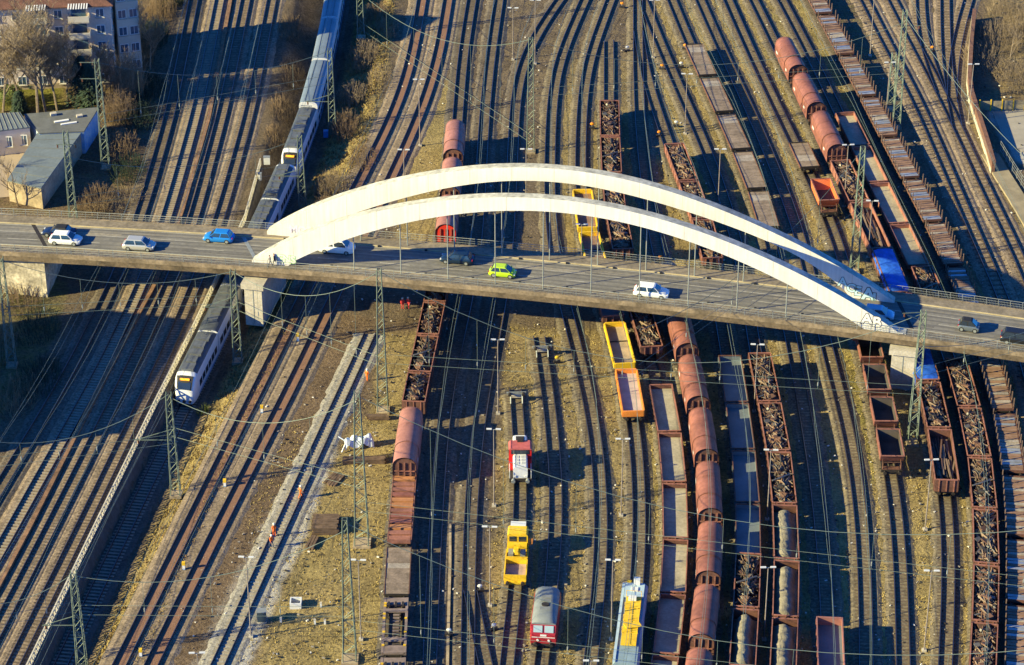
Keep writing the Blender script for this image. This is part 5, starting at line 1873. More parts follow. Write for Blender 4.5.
cross_span(T_['m9b'] - Vector((0, 0, .5)), P(1110, 520, 15), 8.5, 'very wide cross span over the near freight rows', 9, .4)
cross_span(T_['m9c'] - Vector((0, 0, .5)), P(1110, 640, 14), 8.0, 'nearest wide cross span over the freight rows', 9, .4)
cross_span(T_['m6'] - Vector((0, 0, .3)), P(640, 330, 15), 4.0, 'cross span from the tarpaulin mast behind the arches', 4)
cross_span(T_['m11'] - Vector((0, 0, .5)), T_['m9c'] - Vector((0, 0, 1.5)), 3.2, 'cross span over the rusty lines to the nearest broad mast', 3, .8)
cross_span(T_['m5'] - Vector((0, 0, 1)), P(1060, 190, 11), 1.5, 'slack wire falling from the tall mast towards the brick wall', 0, 1, False, .04)

# contact wires that follow the electrified tracks
CW = {'a': 'outermost shaded line', 'b': 'line with concrete sleepers in the shaded group', 'd': 'line just across the cable trough', 'e': 'line along the lattice parapet', 'L': 'sunken passenger line', 'm1': 'rusty line by the grassy slope', 'm2': 'rusty line by the new track',
      'n2': 'dark track beside the short scrap wagons', 'n3': 'second dark track from the scrap wagons', 'o1': 'empty curved track left of the orange wagon', 'o2': 'track of the orange wagon',
      'p1': 'long hooded row', 'q2': 'plank flat wagons', 'p2': 'slanting scrap row', 'q3': 'empty track beside the plank wagons', 'q6': 'low open wagons', 'r3': 'bare track near the brick wall'}
for k, txt in CW.items():
    t = TK[k]
    root = thing('contact_wire', f'thin greenish contact wire hung above the {txt}', 'overhead wire', (0, 0, 0), 0, 'contact wires above the tracks')
    hi = 5.6
    pts = []
    sm = t.samples(6.0)
    for i, (p, tt, nv) in enumerate(sm):
        pts.append(p + nv * (.25 if i % 10 < 5 else -.25) * (1 - abs((i % 5) - 2) / 4) + Vector((0, 0, hi)))
    MB().tube(pts, .022, 4).build('contact_line', M_WIRE, root)
    pts = [p + Vector((0, 0, hi + .55 + 1.0 * (2 * ((i % 10) / 10) - 1) ** 2)) for i, (p, tt, nv) in enumerate(sm)]
    MB().tube(pts, .020, 4).build('carrier_line', M_WIRE, root)

# ------------------------------------------------------------------ yard lamps
def mk_lamp(H):
    r = thing('yard_lamp')
    MB().tube([(0, 0, 0), (0, 0, H)], [.09, .055], 6).build('pole', mat('pole_pinkish', (0.26, 0.22, 0.19), .7, .2, var=.15), r)
    mb = MB(); mb.tube([(-.75, 0, H), (.75, 0, H)], .04, 5); mb.build('crossbar', M_GALV, r)
    for s in (-1, 1):
        MB().box(s * .55, 0, H + .08, .62, .2, .12).build('lamp_head', M_LAMP, r)
    MB().box(0, 0, .1, .5, .5, .3).build('footing', M_CONC, r)
    return r


LAMPS = [
    (419, 78, 420, 146, 'yard lamp beside the rusty lines above the arches'), (404, 150, 405, 212, 'yard lamp close behind the rear arch by the rusty lines'),
    (512, 10, 513, 60, 'yard lamp at the photo top between the middle tracks'), (535, 1, 535, 64, 'yard lamp beside the slim mast at the photo top'),
    (684, 77, 685, 134, 'yard lamp in the grass beside the first plank wagons'), (652, 0, 653, 58, 'yard lamp at the top by the track fan'),
    (717, 149, 718, 205, 'yard lamp in the shadow of the slanting scrap row'), (525, 148, 526, 205, 'yard lamp right behind the arch crown'),
    (580, 224, 581, 282, 'yard lamp beside the yellow wagon behind the railing'), (497, 340, 498, 414, 'yard lamp at the edge of the dark tracks in front of the bridge'),
    (493, 430, 494, 506, 'yard lamp left of the red and white shunter'), (489, 530, 490, 606, 'yard lamp left of the yellow track machine'),
    (247, 555, 251, 637, 'yard lamp between the new track and the rusty lines'), (359, 557, 361, 640, 'yard lamp on dry grass beside the broad mast'),
    (589, 662, 590, 720, 'yard lamp at the photo bottom right of the diesel locomotive'), (610, 564, 611, 640, 'yard lamp just left of the overhead line car'),
    (620, 439, 621, 516, 'yard lamp in the grass after the orange wagon'), (766, 453, 767, 520, 'yard lamp between blue grey wagons and scrap bars'),
    (763, 566, 764, 640, 'yard lamp between the sand wagons and the shaded scrap wagons'), (924, 461, 925, 530, 'yard lamp between the hoppers and the short scrap row'),
    (923, 570, 924, 651, 'lone yard lamp on the bare grass strip near the viewer'), (753, 348, 754, 412, 'yard lamp at the first scrap bar wagon by the bridge'),
    (843, 145, 844, 207, 'yard lamp beside the last red hooded wagon'), (867, 201, 868, 258, 'yard lamp beside the low open wagons with pale floors'),
    (885, 60, 886, 116, 'yard lamp between the two tall masts by the stake wagons'), (967, 65, 968, 124, 'yard lamp at the curved brick wall'),
    (869, 1, 870, 56, 'yard lamp at the photo top beside the stake wagons'), (200, 657, 203, 735, 'yard lamp at the photo bottom beside the new track'),
]
for tx, ty, bx, by, lab in LAMPS:
    b = P(bx, by)
    H = round(zat(tx, ty, b.y), 0)
    H = max(8, min(12, H))
    o = inst(('lamp', H), lambda: mk_lamp(H))
    o.location = (b.x, b.y, 0); o.rotation_euler = (0, 0, rnd.uniform(-.08, .08))
    tag(o, lab, 'lamp post', 'yard lamps')

# ------------------------------------------------------------------ people
M_SKIN = mat('skin', (0.50, 0.30, 0.22), .6, var=0)
M_HIVIS = mat('hi_vis_orange', (0.85, 0.17, 0.02), .7, var=.1, scale=3)
M_REDW = mat('red_workwear', (0.62, 0.05, 0.05), .7, var=.1, scale=3)
M_JACKD = mat('dark_jacket', (0.03, 0.035, 0.06), .8, var=.1)
M_JACKG = mat('grey_jacket', (0.12, 0.12, 0.14), .8, var=.1)
M_JEANS = mat('jeans', (0.05, 0.07, 0.12), .8, var=.1)
M_HELM = mat('helmet_white', (0.75, 0.73, 0.62), .4, var=0)
M_HAIR = mat('hair_brown', (0.05, 0.03, 0.02), .7, var=0)


def person(loc, rz, top, legs, head, label, pose='stand', group='people'):
    vs, es, rs = [], [], []

    def v(p, r, par=None):
        vs.append(p); rs.append(r)
        if par is not None: es.append((par, len(vs) - 1))
        return len(vs) - 1
    k = 1 if pose == 'walk' else .35
    pel = v((0, 0, .95), .15)
    sp = v((0.02, 0, 1.2), .15, pel); ch = v((.03, 0, 1.38), .17, sp); nk = v((.05, 0, 1.5), .065, ch)
    hb = v((.07, 0, 1.58), .085, nk); ht = v((.07, 0, 1.70), .098, hb); v((.06, 0, 1.77), .06, ht)
    v((.165, 0, 1.64), .018, hb)                                   # nose
    for s in (-1, 1):
        f = s * k
        hip = v((0, s * .1, .9), .105, pel); kn = v((.16 * f + .03, s * .11, .5), .068, hip); an = v((.26 * f - .05 * abs(f), s * .11, .1), .045, kn)
        v((.26 * f + .14, s * .12, .05), .045, an)
        sh = v((.02, s * .2, 1.42), .075, ch); el = v((-.1 * f + .02, s * .27, 1.14), .052, sh); wr = v((-.1 * f + .16, s * .25, .93), .034, el)
        pm = v((-.1 * f + .20, s * .25, .86), .038, wr)
        v((-.1 * f + .26, s * .23, .87), .012, pm)                 # thumb
        for q in range(4):
            kx = v((-.1 * f + .20 + .02 * q, s * (.28 - .02 * q), .80), .0105, pm)
            v((-.1 * f + .215 + .02 * q, s * (.27 - .02 * q), .76 + .008 * abs(q - 1.5)), .0095, kx)
    me_ = bpy.data.meshes.new('person')
    me_.from_pydata(vs, es, [])
    o = obj('person', me_)
    md = o.modifiers.new('skin', 'SKIN')
    for i, d in enumerate(o.data.skin_vertices[0].data):
        d.radius = (rs[i], rs[i]); d.use_root = (i == 0)
    ms = o.modifiers.new('sub', 'SUBSURF'); ms.levels = 1; ms.render_levels = 1
    bpy.context.view_layer.update()
    m2 = bpy.data.meshes.new_from_object(o.evaluated_get(bpy.context.evaluated_depsgraph_get()))
    o.modifiers.clear(); o.data = m2
    m2.materials.clear()
    for m in (legs, top, M_SKIN, head, M_BLACK): m2.materials.append(m)
    for p in m2.polygons:
        c = p.center
        if c.z > 1.70 or (c.z > 1.6 and c.x < .05): i = 3
        elif c.z > 1.49: i = 2
        elif c.z < .89 and abs(c.y) > .19: i = 2
        elif c.z > .93 or abs(c.y) > .2: i = 1
        elif c.z < .1: i = 4
        else: i = 0
        p.material_index = i
        p.use_smooth = True
    if head is M_HELM:
        mb = MB(); mb.loft([[(.07 + r_ * math.cos(a), r_ * math.sin(a), z) for a in [j * math.pi / 5 for j in range(10)]] for r_, z in ((.15, 1.70), (.135, 1.74), (.12, 1.80), (.06, 1.845))])
        mb.build('helmet', M_HELM, o, smooth=True)
    o.location = loc; o.rotation_euler = (0, 0, rz)
    tag(o, label, 'person', group)
    return o


def pp(px, py, z=0.0): return P(px, py, z)


person(pp(300.5, 498, .12), .4, M_HIVIS, M_HIVIS, M_HELM, 'worker in orange hi vis suit standing alone on the new track', 'walk', 'track workers')
person(pp(274.5, 536, .15), 2.0, M_HIVIS, M_HIVIS, M_HELM, 'worker in orange standing just behind the other on the new track', 'stand', 'track workers')
person(pp(271.5, 547, .15), -.8, M_HIVIS, M_JEANS, M_HELM, 'worker in orange jacket and dark trousers, nearest on the new track', 'walk', 'track workers')
person(pp(367, 381, .05), 1.0, M_HIVIS, M_HIVIS, M_HELM, 'worker in orange by the tall mast beyond the timber stacks', 'stand', 'track workers')
person(pp(402.5, 309, .03), -1.2, M_REDW, M_REDW, M_HELM, 'person in red workwear under the bridge edge, farther from the scrap wagons', 'stand', 'people in red')
person(pp(408.5, 308.5, .03), -2.0, M_REDW, M_REDW, M_HELM, 'person in red workwear under the bridge edge, next to the scrap wagons', 'stand', 'people in red')
for px, py, a, b, lab, ps in ((270.5, 266.5, M_JACKG, M_JEANS, 'pedestrian in grey on the bridge walkway, on the left of two', 'walk'), (274.8, 265, M_JACKD, M_BLACK, 'pedestrian in dark jacket on the bridge walkway, on the right of two', 'walk')):
    person(P(px, py, dz(px) + .13), math.pi + .1, a, b, M_HAIR, lab, ps, 'pedestrians on the bridge')

# ------------------------------------------------------------------ vegetation
M_BARK = mat('bark_pale', (0.24, 0.185, 0.125), .9, var=.3, scale=3)
M_TWIG = mat('twig_brown', (0.25, 0.19, 0.12), .9, var=.3, scale=2)
M_TWIGD = mat('brush_brown', (0.21, 0.145, 0.085), .9, var=.35, scale=.8)
M_LEAFD = mat('conifer_green', (0.028, 0.05, 0.03), .8, var=.4, scale=1)
M_LEAFG = mat('hedge_green', (0.075, 0.095, 0.02), .8, var=.4, scale=1.2)
M_DRY = mat('dry_grass_blade', (0.33, 0.25, 0.09), .9, var=.35, scale=.5)
M_DRYB = mat('dry_grass_brown', (0.22, 0.145, 0.075), .9, var=.35, scale=.5)


def branches(seed, H, spread, levels=4, up=.6, n0=5, twig=1.0):
    rr = random.Random(seed)
    tr, tw = MB(), MB()

    def grow(p, d, ln, r, lv):
        n = 3
        pts = [p]; rad = [r]
        for i in range(n):
            d = (d + Vector((rr.uniform(-.16, .16), rr.uniform(-.16, .16), rr.uniform(-.03, .12)))).normalized()
            pts.append(pts[-1] + d * ln / n); rad.append(r * (1 - .5 * (i + 1) / n))
        rad = [max(q_, .017) for q_ in rad]
        (tr if lv <= 1 else tw).tube(pts, rad, 5 if lv <= 1 else 3, caps=False)
        if lv >= levels: return
        k = n0 if lv else n0 + 2
        for j in range(k):
            t = rr.uniform(.22, 1.0)
            q = Vector(pts[0]).lerp(pts[-1], t) if lv else pts[min(n, int(t * n))].lerp(pts[min(n, int(t * n) + 1)], rr.random())
            a = rr.uniform(0, 2 * math.pi)
            nd = Vector((math.cos(a) * spread, math.sin(a) * spread, up + rr.uniform(-.2, .4))).normalized()
            nd = (nd + d * .5).normalized()
            grow(q, nd, ln * rr.uniform(.42, .62), r * .42, lv + 1)
    grow(Vector((0, 0, -.1)), Vector((rr.uniform(-.06, .06), rr.uniform(-.06, .06), 1)).normalized(), H * .62, H * .015, 0)
    return tr, tw


def bare_tree(px, py, H, seed, label, n0=5, levels=4, up=.6, spread=1.0):
    b = P(px, py)
    r = thing('bare_tree', label, 'tree', (b.x, b.y, 0), 0, 'bare winter trees')
    a, c = branches(seed, H, spread, levels, up, n0)
    a.build('trunk', M_BARK, r, smooth=True, fix=False)
    c.build('crown', M_TWIG, r, fix=False)
    return r


bare_tree(38, 115, 18, 1, 'tall bare tree in front of the apartment balconies', 7)
bare_tree(46, 113, 16, 2, 'second bare tree close beside the tallest by the balconies', 7)
bare_tree(20, 108, 16, 3, 'bare tree at the photo edge before the pink facade', 7)
bare_tree(57, 110, 14, 22, 'bare tree right of the balconies pair', 6)
bare_tree(3, 112, 14, 23, 'bare tree cut by the photo edge near the annexe', 6)
bare_tree(68, 104, 12, 21, 'slender bare tree between the balconies and the conifer', 6)
bare_tree(102, 100, 11, 24, 'bare tree before the gable of the pink house', 6)
bare_tree(150, 70, 11, 25, 'bare tree at the foot of the cream house', 6)
bare_tree(18, 206, 9, 4, 'bare tree beside the workshop roof at the far railing', 4, 3)
bare_tree(7, 190, 8, 5, 'thin bare tree at the photo edge on the paved yard', 4, 3)
bare_tree(1010, 60, 7, 6, 'bare tree on the brush covered lot beyond the brick wall', 5, 3)


def brush(cx, cy, rx, ry, H, n, seed, z0=None):
    """a clump of upright leafless stems, in metres round a ground point"""
    rr = random.Random(seed)
    mb = MB()
    for i in range(n):
        a = rr.uniform(0, 2 * math.pi); q = rr.random() ** .5
        x, y = rx * q * math.cos(a), ry * q * math.sin(a)
        gz = float(ground_z(np.array(cx + x), np.array(cy + y))) - (z0 or 0)
        h = H * (1 - .5 * q * q) * rr.uniform(.5, 1.0)
        lx, ly = rr.gauss(0, .16) * h + x * .12, rr.gauss(0, .16) * h + y * .12
        p = Vector((x, y, gz - .05))
        m_ = p + Vector((lx * .4, ly * .4, h * .55)); t = p + Vector((lx, ly, h))
        mb.tube([p, m_, t], [.035, .025, .012], 3, caps=False)
        for j in range(4):
            s_ = p.lerp(t, rr.uniform(.3, .95)); e = s_ + Vector((rr.gauss(0, .3), rr.gauss(0, .3), rr.uniform(.1, .5))) * h * .3
            mb.tube([s_, e], [.018, .01], 3, caps=False)
    return mb


def shrub(px, py, rx, ry, H, n, seed, label, m=None, z=None):
    zz = 0.0
    b = P(px, py, 0)
    for _ in range(3):
        zz = float(ground_z(np.array(b.x), np.array(b.y))); b = P(px, py, zz)
    o = brush(b.x, b.y, rx, ry, H, n, seed, zz).build('shrub', m or M_TWIGD, None, fix=False)
    o.location = (b.x, b.y, zz)
    tag(o, label, 'shrub', 'leafless shrubs')


shrub(128, 95, 2.6, 3.0, 9.0, 420, 1, 'large pale leafless bush at the gable of the apartment house', M_TWIG)
shrub(119, 118, 2.5, 3.0, 5.5, 260, 2, 'leafless bush behind the tall double arm mast', M_TWIGD)
shrub(145, 62, 1.6, 2.4, 6.0, 140, 3, 'thin leafless bush right of the apartment gable')
shrub(105, 212, 2.5, 3, 1.6, 140, 31, 'low tangle of dry stems behind the far railing', M_TWIG)
shrub(130, 196, 2.2, 4, 1.3, 160, 32, 'dry brush at the edge of the upper tracks', M_TWIG)
k_ = 0
for px, py, rx, ry, H, n in ((352, 100, 2.2, 4, 3.2, 260), (345, 132, 2.2, 4, 3.6, 280), (362, 60, 2.6, 5, 3.4, 300), (372, 22, 2.6, 5, 3.0, 280), (330, 190, 2.5, 3.5, 3.2, 260), (322, 212, 1.8, 3, 2.6, 160), (380, 80, 2, 5, 1.8, 160), (362, 160, 2, 4, 1.8, 160), (388, 30, 2, 4, 2.2, 160)):
    k_ += 1
    shrub(px, py, rx, ry, H, n, 40 + k_, ['dry bush low on the brushy slope beside the rear train', 'dry bush on the slope level with the rear train nose', 'tall dry bush on the upper brushy slope', 'dry bush on the slope at the photo top', 'dry bush on the slope behind the rear arch foot', 'small dry bush beside the mast at the rear arch foot', 'sparse dry bush at the crest beside the rusty line', 'sparse dry bush at the crest above the rear arch', 'pale dry bush by the rusty line at the photo top'][k_ - 1], M_TWIG if k_ % 2 else M_TWIGD)
for i, (px, py) in enumerate(((290, 30), (293, 75), (283, 110), (278, 145))):
    shrub(px, py, 2.0, 5, 1.8, 200, 60 + i, ['dry brush between the parapet tracks and the rear train, at the top', 'dry brush beside the second coach of the rear train', 'dry brush beside the leading coaches of the rear train', 'dry brush where the lattice parapet begins'][i], M_TWIGD)
shrub(203, 413, .8, 1.0, 1.6, 60, 70, 'small pale bush at the edge of the cutting floor by the train nose', M_LEAFG)
for i, (px, py, H, n) in enumerate(((1000, 40, 2.6, 300), (1018, 80, 2.4, 300), (985, 62, 2.2, 220), (1030, 30, 2.8, 300), (1010, 15, 2.0, 220))):
    shrub(px, py, 3.5, 6, H, n, 80 + i, ['brown thicket in the middle of the lot beyond the brick wall', 'brown thicket above the paved yard by the brick wall', 'brown thicket leaning over the curved brick wall', 'brown thicket at the photo edge beyond the wall', 'brown thicket at the top corner beyond the wall'][i], M_TWIG)
for i, (px, py, H) in enumerate(((20, 300, 2.5), (38, 330, 2.2), (15, 400, 3.0), (40, 380, 2.6), (-5, 350, 3.0))):
    shrub(px, py, 3.0, 5, H, 260, 90 + i, ['dark bush against the shaded abutment wall', 'dark bush in shade below the abutment corner', 'dark bush in shade near the lowest lattice mast', 'dark bush beside the outermost shaded track', 'dark bush in shade at the photo edge'][i], M_LEAFD if i % 2 else M_TWIGD)


def conifer(px, py, H, R, seed, label):
    b = P(px, py)
    rr = random.Random(seed)
    r = thing('conifer_tree', label, 'tree', (b.x, b.y, 0), 0, 'evergreen trees')
    MB().tube([(0, 0, -.1), (0, 0, H * .97)], [.2, .03], 6).build('trunk', M_BARK, r)
    mb = MB()
    for i in range(1500):
        t = rr.random() ** .7
        z = H * (.08 + .92 * t); rad = R * (1 - t) ** .8 * rr.uniform(.35, 1.1) + .1
        a = rr.uniform(0, 2 * math.pi)
        p = Vector((rad * math.cos(a), rad * math.sin(a), z - rad * .25))
        d = Vector((math.cos(a), math.sin(a), -.35)) * rr.uniform(.3, .7); s_ = Vector((-math.sin(a), math.cos(a), rr.uniform(-.4, .4))) * .16
        mb.add([p - s_, p + s_, p + d], [(0, 1, 2)])
        mb.add([p - d * .4, p + s_ * 1.3, p + d * .6 + Vector((0, 0, -.2))], [(0, 1, 2)])
    mb.build('crown', M_LEAFD, r, fix=False)


for i, (px, py, H, m_) in enumerate(((152, 40, 3.5, 1), (160, 15, 3.5, 0), (140, 120, 2.6, 1), (120, 150, 2.6, 0), (128, 172, 2.2, 1), (95, 205, 2.4, 0), (148, 90, 2.4, 1), (170, 0, 3.0, 1))):
    shrub(px, py, 2.6, 5, H, 300, 120 + i, ['dark evergreen thicket right of the cream house', 'leafless thicket at the top beside the outermost track', 'dark evergreen thicket beside the outermost upper track', 'leafless thicket below the double arm mast', 'dark evergreen thicket halfway to the far railing', 'leafless thicket between workshop hall and far railing', 'dark evergreen thicket in the shadow of the cream house', 'dark evergreen thicket at the photo top by the tracks'][i], M_LEAFD if m_ else M_TWIGD)
conifer(84, 106, 8.5, 2.6, 1, 'dark conifer before the balconies of the apartment house')
conifer(92, 110, 8, 2.4, 2, 'lower dark conifer next to the double arm mast')
conifer(20, 112, 3.6, 1.1, 3, 'small young conifer beside the round hedge bush')
conifer(24, 84, 7, 2.0, 4, 'dark conifer in front of the pink facade at the photo edge')


def round_bush(px, py, R, seed, label):
    b = P(px, py)
    rr = random.Random(seed)
    r = thing('hedge_bush', label, 'bush', (b.x, b.y, 0), 0, 'evergreen bushes')
    MB().tube([(0, 0, -.1), (0, 0, R)], [.15, .06], 6).build('stem', M_BARK, r)
    mb = MB()
    for i in range(1300):
        d = Vector((rr.gauss(0, 1), rr.gauss(0, 1), rr.gauss(0, 1))).normalized() * R * rr.uniform(.7, 1.08)
        p = Vector((d.x, d.y, d.z * .8 + R * .75))
        if p.z < 0: continue
        u_ = Vector((rr.gauss(0, 1), rr.gauss(0, 1), rr.gauss(0, 1))).normalized() * .22; w_ = u_.cross(d).normalized() * .16
        mb.add([p - u_, p + w_, p + u_], [(0, 1, 2)])
    mb.build('crown', M_LEAFG, r, fix=False)


round_bush(12, 103, 1.9, 1, 'round green hedge bush on the lawn behind the workshop')
round_bush(110, 52, 1.8, 2, 'yellow green evergreen bush at the apartment gable')

# grass tufts: on the slopes and between the yard tracks
def tufts(name, pts, m, seed, h, label):
    rr = random.Random(seed)
    mb = MB()
    for x, y, z in pts:
        for j in range(4):
            a = rr.uniform(0, 6.28); hh = h * rr.uniform(.5, 1.3)
            p = Vector((x + rr.gauss(0, .12), y + rr.gauss(0, .12), z - .03))
            w_ = Vector((math.cos(a), math.sin(a), 0)) * .07
            t = p + Vector((rr.gauss(0, .12), rr.gauss(0, .12), hh))
            mb.add([p - w_, p + w_, t], [(0, 1, 2)])
    o = mb.build(name, m, None, fix=False)
    tag(o, label, 'grass', kind='stuff')


rr_ = random.Random(11)
sp_, sp2 = [], []
for i in range(9000):
    Y = rr_.uniform(YW(680), YW(-20)); xl = float(tl_.x_at(Y))
    x = xl + rr_.uniform(3.6, 10.0)
    (sp_ if rr_.random() < .7 else sp2).append((x, Y, float(ground_z(np.array(x), np.array(Y)))))
tufts('dry_grass', sp_, M_DRY, 1, .32, 'dry yellow grass covering the slope of the cutting')
tufts('brown_grass', sp2, M_DRYB, 2, .4, 'brown dead grass on the slope of the cutting')
yd = []
polys = [[(P(x, y).x, P(x, y).y) for x, y in poly] for poly in (
    [(505, 325), (1000, 345), (1000, 680), (480, 680)], [(640, 0), (800, 0), (960, 270), (620, 270)], [(255, 430), (395, 395), (390, 680), (235, 680)])]
allt = [TK[k] for k in TK if k != 'L']
for i in range(26000):
    px, py = rr_.uniform(230, 1010), rr_.uniform(0, 680)
    q = P(px, py)
    if not any(in_poly(np.array([q.x]), np.array([q.y]), pl)[0] for pl in polys): continue
    if min(abs(float(t.x_at(q.y)) - q.x) for t in allt if t.ys[-1] < q.y < t.ys[0]) < 1.5: continue
    yd.append((q.x, q.y, 0))
tufts('yard_grass', yd, M_DRY, 3, .2, 'short dry grass between the yard tracks')
# ------------------------------------------------------------------ buildings
M_PINK = mat('render_pink_beige', (0.58, 0.48, 0.40), .9, var=.12, scale=.3, fine=.08, fscale=3)
M_CREAM = mat('render_cream', (0.58, 0.53, 0.44), .9, var=.1, scale=.3)
M_TILE = mat('roof_tile_red_brown', (0.13, 0.06, 0.042), .85, var=.3, scale=.8, fine=.3, fscale=5)
M_FRAME = mat('window_frame_white', (0.72, 0.72, 0.70), .5, var=0)
M_PANE = mat('window_pane', (0.06, 0.11, 0.17), .12, var=.3, scale=1.0, spec=.8)
M_ROOFB = mat('bitumen_roof_blue_grey', (0.15, 0.18, 0.19), .7, var=.15, scale=.3, fine=.1, fscale=3)
M_ROOFD = mat('bitumen_roof_dark', (0.12, 0.125, 0.12), .8, var=.2, scale=.4, fine=.1, fscale=3)
M_GRAFB = mat('wall_blue_paint', (0.10, 0.28, 0.52), .8, var=.5, scale=.9, col2=(0.45, 0.48, 0.5))


def frame_from(A, B):
    d = Vector((B.x - A.x, B.y - A.y, 0))
    return math.atan2(d.y, d.x), d.length


_win = {}


def window(parent, x, y, z, w=1.25, h=1.4, face=0):
    """window on a wall facing local -y (face 0) or local +x (face 1)"""
    k = (w, h)
    if k not in _win:
        mb = MB()
        for sx in (-1, 1): mb.box(sx * w / 2, 0, 0, .1, .10, h + .1)
        for sz in (-1, 1): mb.box(0, 0, sz * h / 2, w, .10, .1)
        mb.box(0, 0, 0, .07, .09, h)
        f = mb.build('window', M_FRAME, parent)
        p = MB().box(0, .02, 0, w, .05, h).build('pane', M_PANE, f)
        s_ = MB().box(0, -.10, -h / 2 - .09, w + .25, .22, .07).build('sill', M_CONC, f)
        _win[k] = (f.data, p.data, s_.data)
    else:
        f = obj('window', _win[k][0], parent); obj('pane', _win[k][1], f); obj('sill', _win[k][2], f)
    f.location = (x, y, z)
    if face: f.rotation_euler = (0, 0, math.pi / 2)
    return f


def gable_house(name, A, B, depth, H, wallm, roofm, label, cols, floors, balc=(), rise=3.0, cat='building', skip=()):
    """A left end, B right end of the facade seen from the yard"""
    rz, Ln = frame_from(A, B)
    r = thing(name, label, cat, (A.x, A.y, 0), rz)
    MB().box(Ln / 2, depth / 2, H / 2 - .3, Ln, depth, H + .6).build('wall', wallm, r)
    MB().box(Ln / 2, depth / 2, .3, Ln + .1, depth + .1, 1.2).build('plinth', M_CONCD, r)
    e = .6
    mb = MB()
    mb.add([(-e, -e, H), (Ln + e, -e, H), (Ln + e, depth + e, H), (-e, depth + e, H), (depth / 2, depth / 2, H + rise), (Ln - depth / 2, depth / 2, H + rise),
            (-e, -e, H + .15), (Ln + e, -e, H + .15), (Ln + e, depth + e, H + .15), (-e, depth + e, H + .15)],
           [(0, 3, 2, 1), (0, 1, 7, 6), (1, 2, 8, 7), (2, 3, 9, 8), (3, 0, 6, 9), (6, 7, 5, 4), (7, 8, 5), (8, 9, 4, 5), (9, 6, 4)])
    rf = mb.build('roof', roofm, r)
    for t in (.3, .7):
        MB().box(Ln * t, depth / 2 + 1.2, H + rise * .75 + .5, .7, .6, 1.8).build('chimney', M_TILE, rf)
    st = H / floors
    for c in range(cols):
        x = Ln * (c + .5) / cols
        for f in range(floors):
            z = st * f + st * .55
            if c in balc and f > 0:
                b = thing('balcony'); b.parent = r; b.location = (x, 0, z - .9)
                bm = MB().box(0, -.75, 0, 3.2, 1.5, .18).build('balcony_slab', M_CONC, r); bm.location = b.location
                bpy.data.objects.remove(b)
                q = MB()
                q.box(0, -1.46, .55, 3.2, .08, .95)
                for s in (-1, 1): q.box(s * 1.56, -.73, .55, .08, 1.4, .95)
                q.build('balcony_parapet', M_CREAM, bm)
                MB().box(0, -.02, 1.0, 2.2, .06, 1.9).build('balcony_door', M_PANE, bm)
                if f == floors - 1:
                    for k in range(8):
                        MB().box(-1.4 + k * .4, -1.0, 2.55, .2, 2.0, .08, tx=0).build('awning_slat', M_FRAME, bm)
            else:
                window(r, x, -.03, z)
    for k in range(max(1, int(depth / 4))):
        for f in range(floors):
            if (k + f) % 3 != 2: window(r, Ln + .03, 2.2 + k * 4, st * f + st * .55, face=1)
    return r


R0 = P(116, 86); L0 = P(-70, 93)
He = zat(116, 5, R0.y)
gable_house('apartment_house', L0, R0, 11, He, M_PINK, M_TILE, 'pink beige apartment house with balconies and red brown tiled roof', 9, 5, (5, 7))
R1 = P(143, 72); L1 = P(121, 75)
gable_house('apartment_house', L1, R1, 12, 17.5, M_CREAM, M_TILE, 'pale cream apartment house behind the gable of the pink one', 2, 6)
R2 = P(168, -22); L2 = P(100, -14)  # unseen house, added for the shadow it throws over the upper tracks
gable_house('apartment_house', L2, R2, 11, 12, M_CREAM, M_TILE, 'cream apartment house beyond the top edge whose shadow crosses the tracks', 4, 4)
# unseen block, added and shaped back from the shadow below the bridge
Hs = 19.0
off = SH * SL * Hs
a1 = P(188, 322) - off; a2 = P(118, 434) - off
rzb, Lb = frame_from(a2, a1)
r = thing('shade_block', 'tall flat roofed apartment block beyond the photo edge that shades the tracks', 'building', (a2.x, a2.y, 0), rzb)
MB().box(Lb / 2, 7, Hs / 2 - .5, Lb, 14, Hs + 1).build('wall', M_CREAM, r)
MB().box(Lb / 2, 7, Hs + .25, Lb + .4, 14.4, .3).build('roof', M_ROOFD, r)
for c in range(7):
    for f in range(6):
        window(r, Lb * (c + .5) / 7, -.03, 2 + f * 3.0)

# workshop with flat roofs beside the yard
def flat_building(px, zr, wallm, roofm, label, extra=None, name='workshop'):
    """px: roof outline as surveyed at roof height zr"""
    pts = [P(x, y, zr) for x, y in px]
    c = sum(pts, Vector()) / len(pts)
    r = thing(name, label, 'building', (c.x, c.y, 0))
    loc = [(p.x - c.x, p.y - c.y) for p in pts]
    mb = MB(); mb.ext([(x * .985, y * .985) for x, y in loc], -.3, zr - .2, 'z'); mb.build('wall', wallm, r)
    mb = MB(); mb.ext(loc, zr - .19, zr, 'z'); rf = mb.build('roof', roofm, r)
    return r, loc, rf


r, loc, rf = flat_building([(24, 114), (99, 107), (84, 131), (39, 133)], 3.8, M_GRAFB, M_ROOFD, 'flat dark roofed workshop with painted blue gable below the apartment house')
for x, y, w, d, h in ((0, 0, 2.2, .5, .12), (2.5, 1.5, .9, .7, .3), (-1.5, 2.0, .9, .7, .4), (1.2, -.8, 2.4, .4, .12)):
    MB().box(x, y, 3.8 + h / 2, w, d, h, .35).build('skylight', M_FRAME if h < .2 else M_CONC, rf)
r, loc, rf = flat_building([(38, 132), (83, 130), (41, 188), (7, 180)], 3.5, M_CONCD, M_ROOFB, 'long workshop hall with pale blue grey roof reaching towards the bridge')
for k in range(1, 6):
    t = k / 6
    a = Vector(loc[0]).lerp(Vector(loc[3]), t); b = Vector(loc[1]).lerp(Vector(loc[2]), t)
    MB().tube([(a.x, a.y, 3.52), (b.x, b.y, 3.52)], .04, 4).build('roof_seam', M_ROOFD, rf)
